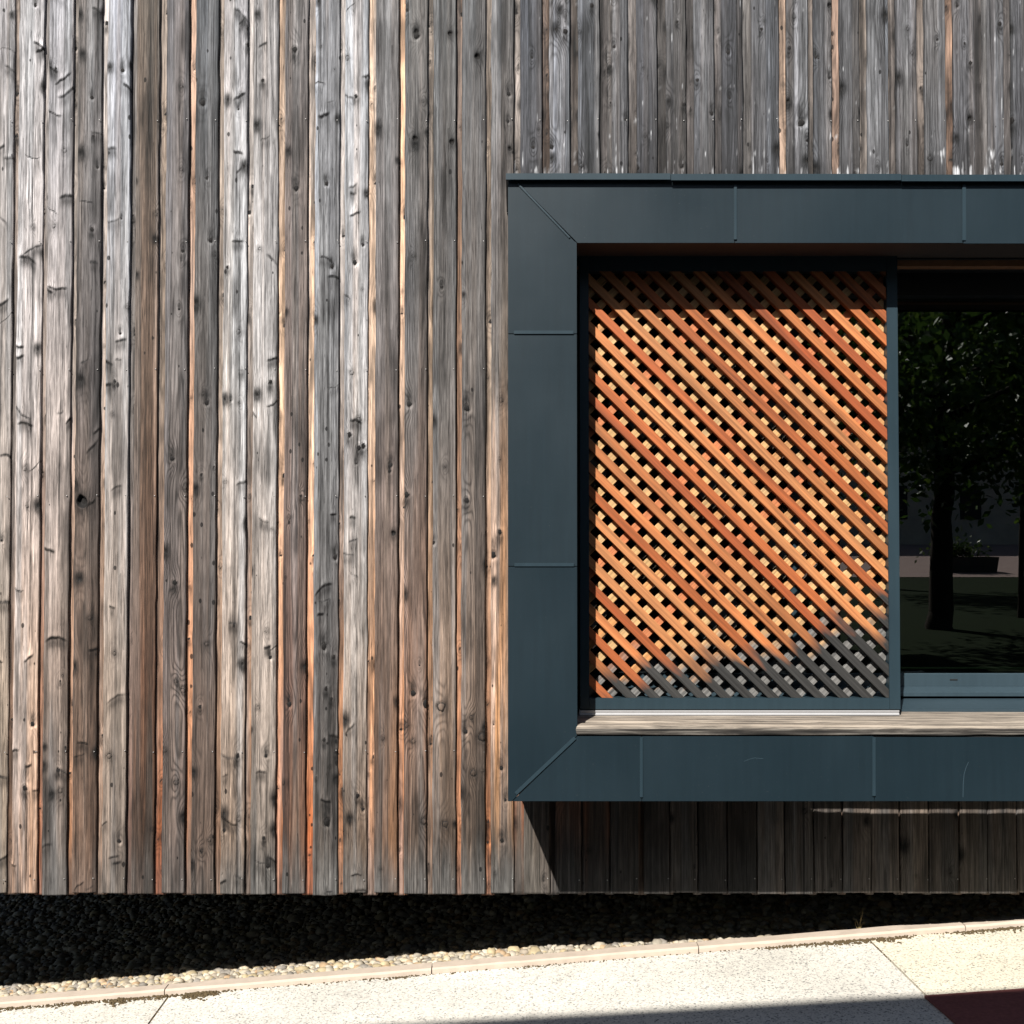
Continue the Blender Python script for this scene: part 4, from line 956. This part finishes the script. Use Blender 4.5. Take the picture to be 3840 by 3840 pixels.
def tree(name, loc, trunk_r, h_trunk, crown, nleaf, label, seed_, leafmat, size=0.075):
    rs_ = np.random.RandomState(seed_); t = empty(name, loc); tag(t, label, 'tree')
    bm = bmesh.new()
    def tube(p0, p1, r0, r1, n=9, seg=4):
        p0, p1 = Vector(p0), Vector(p1); d = (p1 - p0).normalized(); a = d.orthogonal().normalized(); b = d.cross(a); rows = []
        for i in range(seg + 1):
            f = i / seg; c = p0.lerp(p1, f) + Vector(rs_.normal(0, r0 * 0.10, 3)) * (1 if 0 < i < seg else 0); r = r0 + (r1 - r0) * f
            rows.append([bm.verts.new(c + (a * math.cos(2 * math.pi * k / n) + b * math.sin(2 * math.pi * k / n)) * r * rs_.uniform(.92, 1.08)) for k in range(n)])
        for i in range(seg):
            for k in range(n): bm.faces.new((rows[i][k], rows[i][(k + 1) % n], rows[i + 1][(k + 1) % n], rows[i + 1][k]))
    tube((0, 0, -0.1), (0, 0, 0.25), trunk_r * 1.35, trunk_r * 1.05, seg=2); tube((0, 0, 0.25), (0.05, 0, h_trunk), trunk_r * 1.05, trunk_r * .85, seg=6)
    tube((0.05, 0, h_trunk), (0.1, 0.1, crown[2] + crown[5] * .5), trunk_r * .85, trunk_r * .2, seg=6)
    for i in range(9):
        a_ = i * 2.4; z = h_trunk + (i / 9) * crown[5] * .9; r = 0.75
        tube((0.06, 0, z), (crown[0] + math.cos(a_) * crown[3] * r, crown[1] + math.sin(a_) * crown[4] * r, z + crown[5] * .35), trunk_r * .4, trunk_r * .08, 6, 4)
    bm_obj('trunk', bm, BARK, t, True)
    # leaf clumps
    nc = 60; cc = rs_.normal(size=(nc, 3)); cc /= np.linalg.norm(cc, axis=1, keepdims=True); cc *= (rs_.uniform(.25, 1, (nc, 1)) ** (1 / 2.2))
    ci = rs_.randint(0, nc, nleaf); p = cc[ci] + rs_.normal(0, .15, (nleaf, 3)); p = p * np.array(crown[3:]) + np.array(crown[:3])
    d1 = rs_.normal(size=(nleaf, 3)); d1[:, 2] -= .4; d1 /= np.linalg.norm(d1, axis=1, keepdims=True); d2 = np.cross(d1, rs_.normal(size=(nleaf, 3))); d2 /= np.linalg.norm(d2, axis=1, keepdims=True)
    s = (size * rs_.uniform(.6, 1.3, nleaf))[:, None]
    V = np.stack([p - d1 * s, p + d2 * s * .55, p + d1 * s, p - d2 * s * .55], 1).reshape(-1, 3)
    me = bpy.data.meshes.new('crown'); me.from_pydata(V.tolist(), [], (np.arange(nleaf * 4).reshape(-1, 4)).tolist()); me.update()
    link('crown', me, leafmat, t); return t
def refl(px, Du): return (px - 1920) / F * Du, 2 * 4.074 - Du
tx, ty = refl(3528, 15.5)
tree('broad_tree', (tx, ty, gx(tx) - .05), 0.155, 2.2, (0.2, 0.0, 4.6, 3.1, 2.8, 2.5), 16000, 'broad leafy tree with dark trunk, mirrored in the window glass', 21, LEAF)
tx, ty = refl(3826, 17.5)
tree('slender_tree', (tx, ty, gx(tx) - .05), 0.045, 2.3, (0.2, 0.3, 4.4, 2.0, 2.0, 2.3), 9000, 'slender young tree mirrored at the right edge of the window glass', 22, LEAF)
for i, (px, Du, lab) in enumerate(((3300, 27, 'tall far tree standing left of the trunk in the window reflection'), (3960, 30, 'tall far tree in front of the stone house'), (4300, 33, 'tall far tree right of the stone house'))):
    tx, ty = refl(px, Du); o = tree('far_tree', (tx, ty, lawn_z(tx, ty)), 0.2, 3.6, (0, 0, 7.4, 3.8, 3.6, 3.6), 7000, lab, 30 + i, LEAF, 0.14); o['group'] = 'tall trees across the square'
# stone house far across the square
sx_, sy_ = refl(3640, 52)
fh = empty('stone_house', (sx_, sy_, lawn_z(sx_, sy_))); tag(fh, 'old grey stone house beyond the square, mirrored in the glass', 'house')
W_, H_ = 34.0, 11.0
o = box('wall', (-W_ / 2, -4, -1.0), (W_ / 2, 0, H_), STONE, fh); 
profile('roof', [(0.5, H_ + .01), (-4.5, H_ + .01), (-2.0, H_ + 2.6)], -W_ / 2 - .4, W_ / 2 + .4, ROOFM, fh)
for wx in np.arange(-14, 15, 3.5):
    for wz in (1.2, 4.4, 7.6): box('window', (wx - .5, 0.0, wz), (wx + .5, 0.03, wz + 1.6), DARKM, fh)
# planter with bush on the square
bx_, by_ = refl(3630, 33); b0 = empty('planter', (bx_, by_, lawn_z(bx_, by_) + .015)); tag(b0, 'low dark stone trough planter with a bush, mirrored in the glass', 'planter')
bm = bmesh.new(); bmesh.ops.create_cube(bm, size=1.0)
for v in bm.verts: v.co = Vector((v.co.x * (1.6 if v.co.z > 0 else 1.45), v.co.y * .6, v.co.z * .45 + .225))
top = [f for f in bm.faces if f.normal.z > .9]; r = bmesh.ops.inset_region(bm, faces=top, thickness=.06); 
for f in top:
    for v in f.verts: v.co.z -= .06
bm_obj('trough', bm, CONC, b0)
n = 500; pp = rs.normal(0, 1, (n, 3)) * np.array([.38, .14, .16]) + np.array([-.3, 0, .62]); d1 = rs.normal(size=(n, 3)); d1 /= np.linalg.norm(d1, axis=1, keepdims=True); d2 = np.cross(d1, rs.normal(size=(n, 3))); d2 /= np.linalg.norm(d2, axis=1, keepdims=True)
V = np.stack([pp - d1 * .07, pp + d2 * .04, pp + d1 * .07, pp - d2 * .04], 1).reshape(-1, 3); me = bpy.data.meshes.new('bush'); me.from_pydata(V.tolist(), [], np.arange(n * 4).reshape(-1, 4).tolist()); me.update(); link('bush', me, LEAF2, b0)
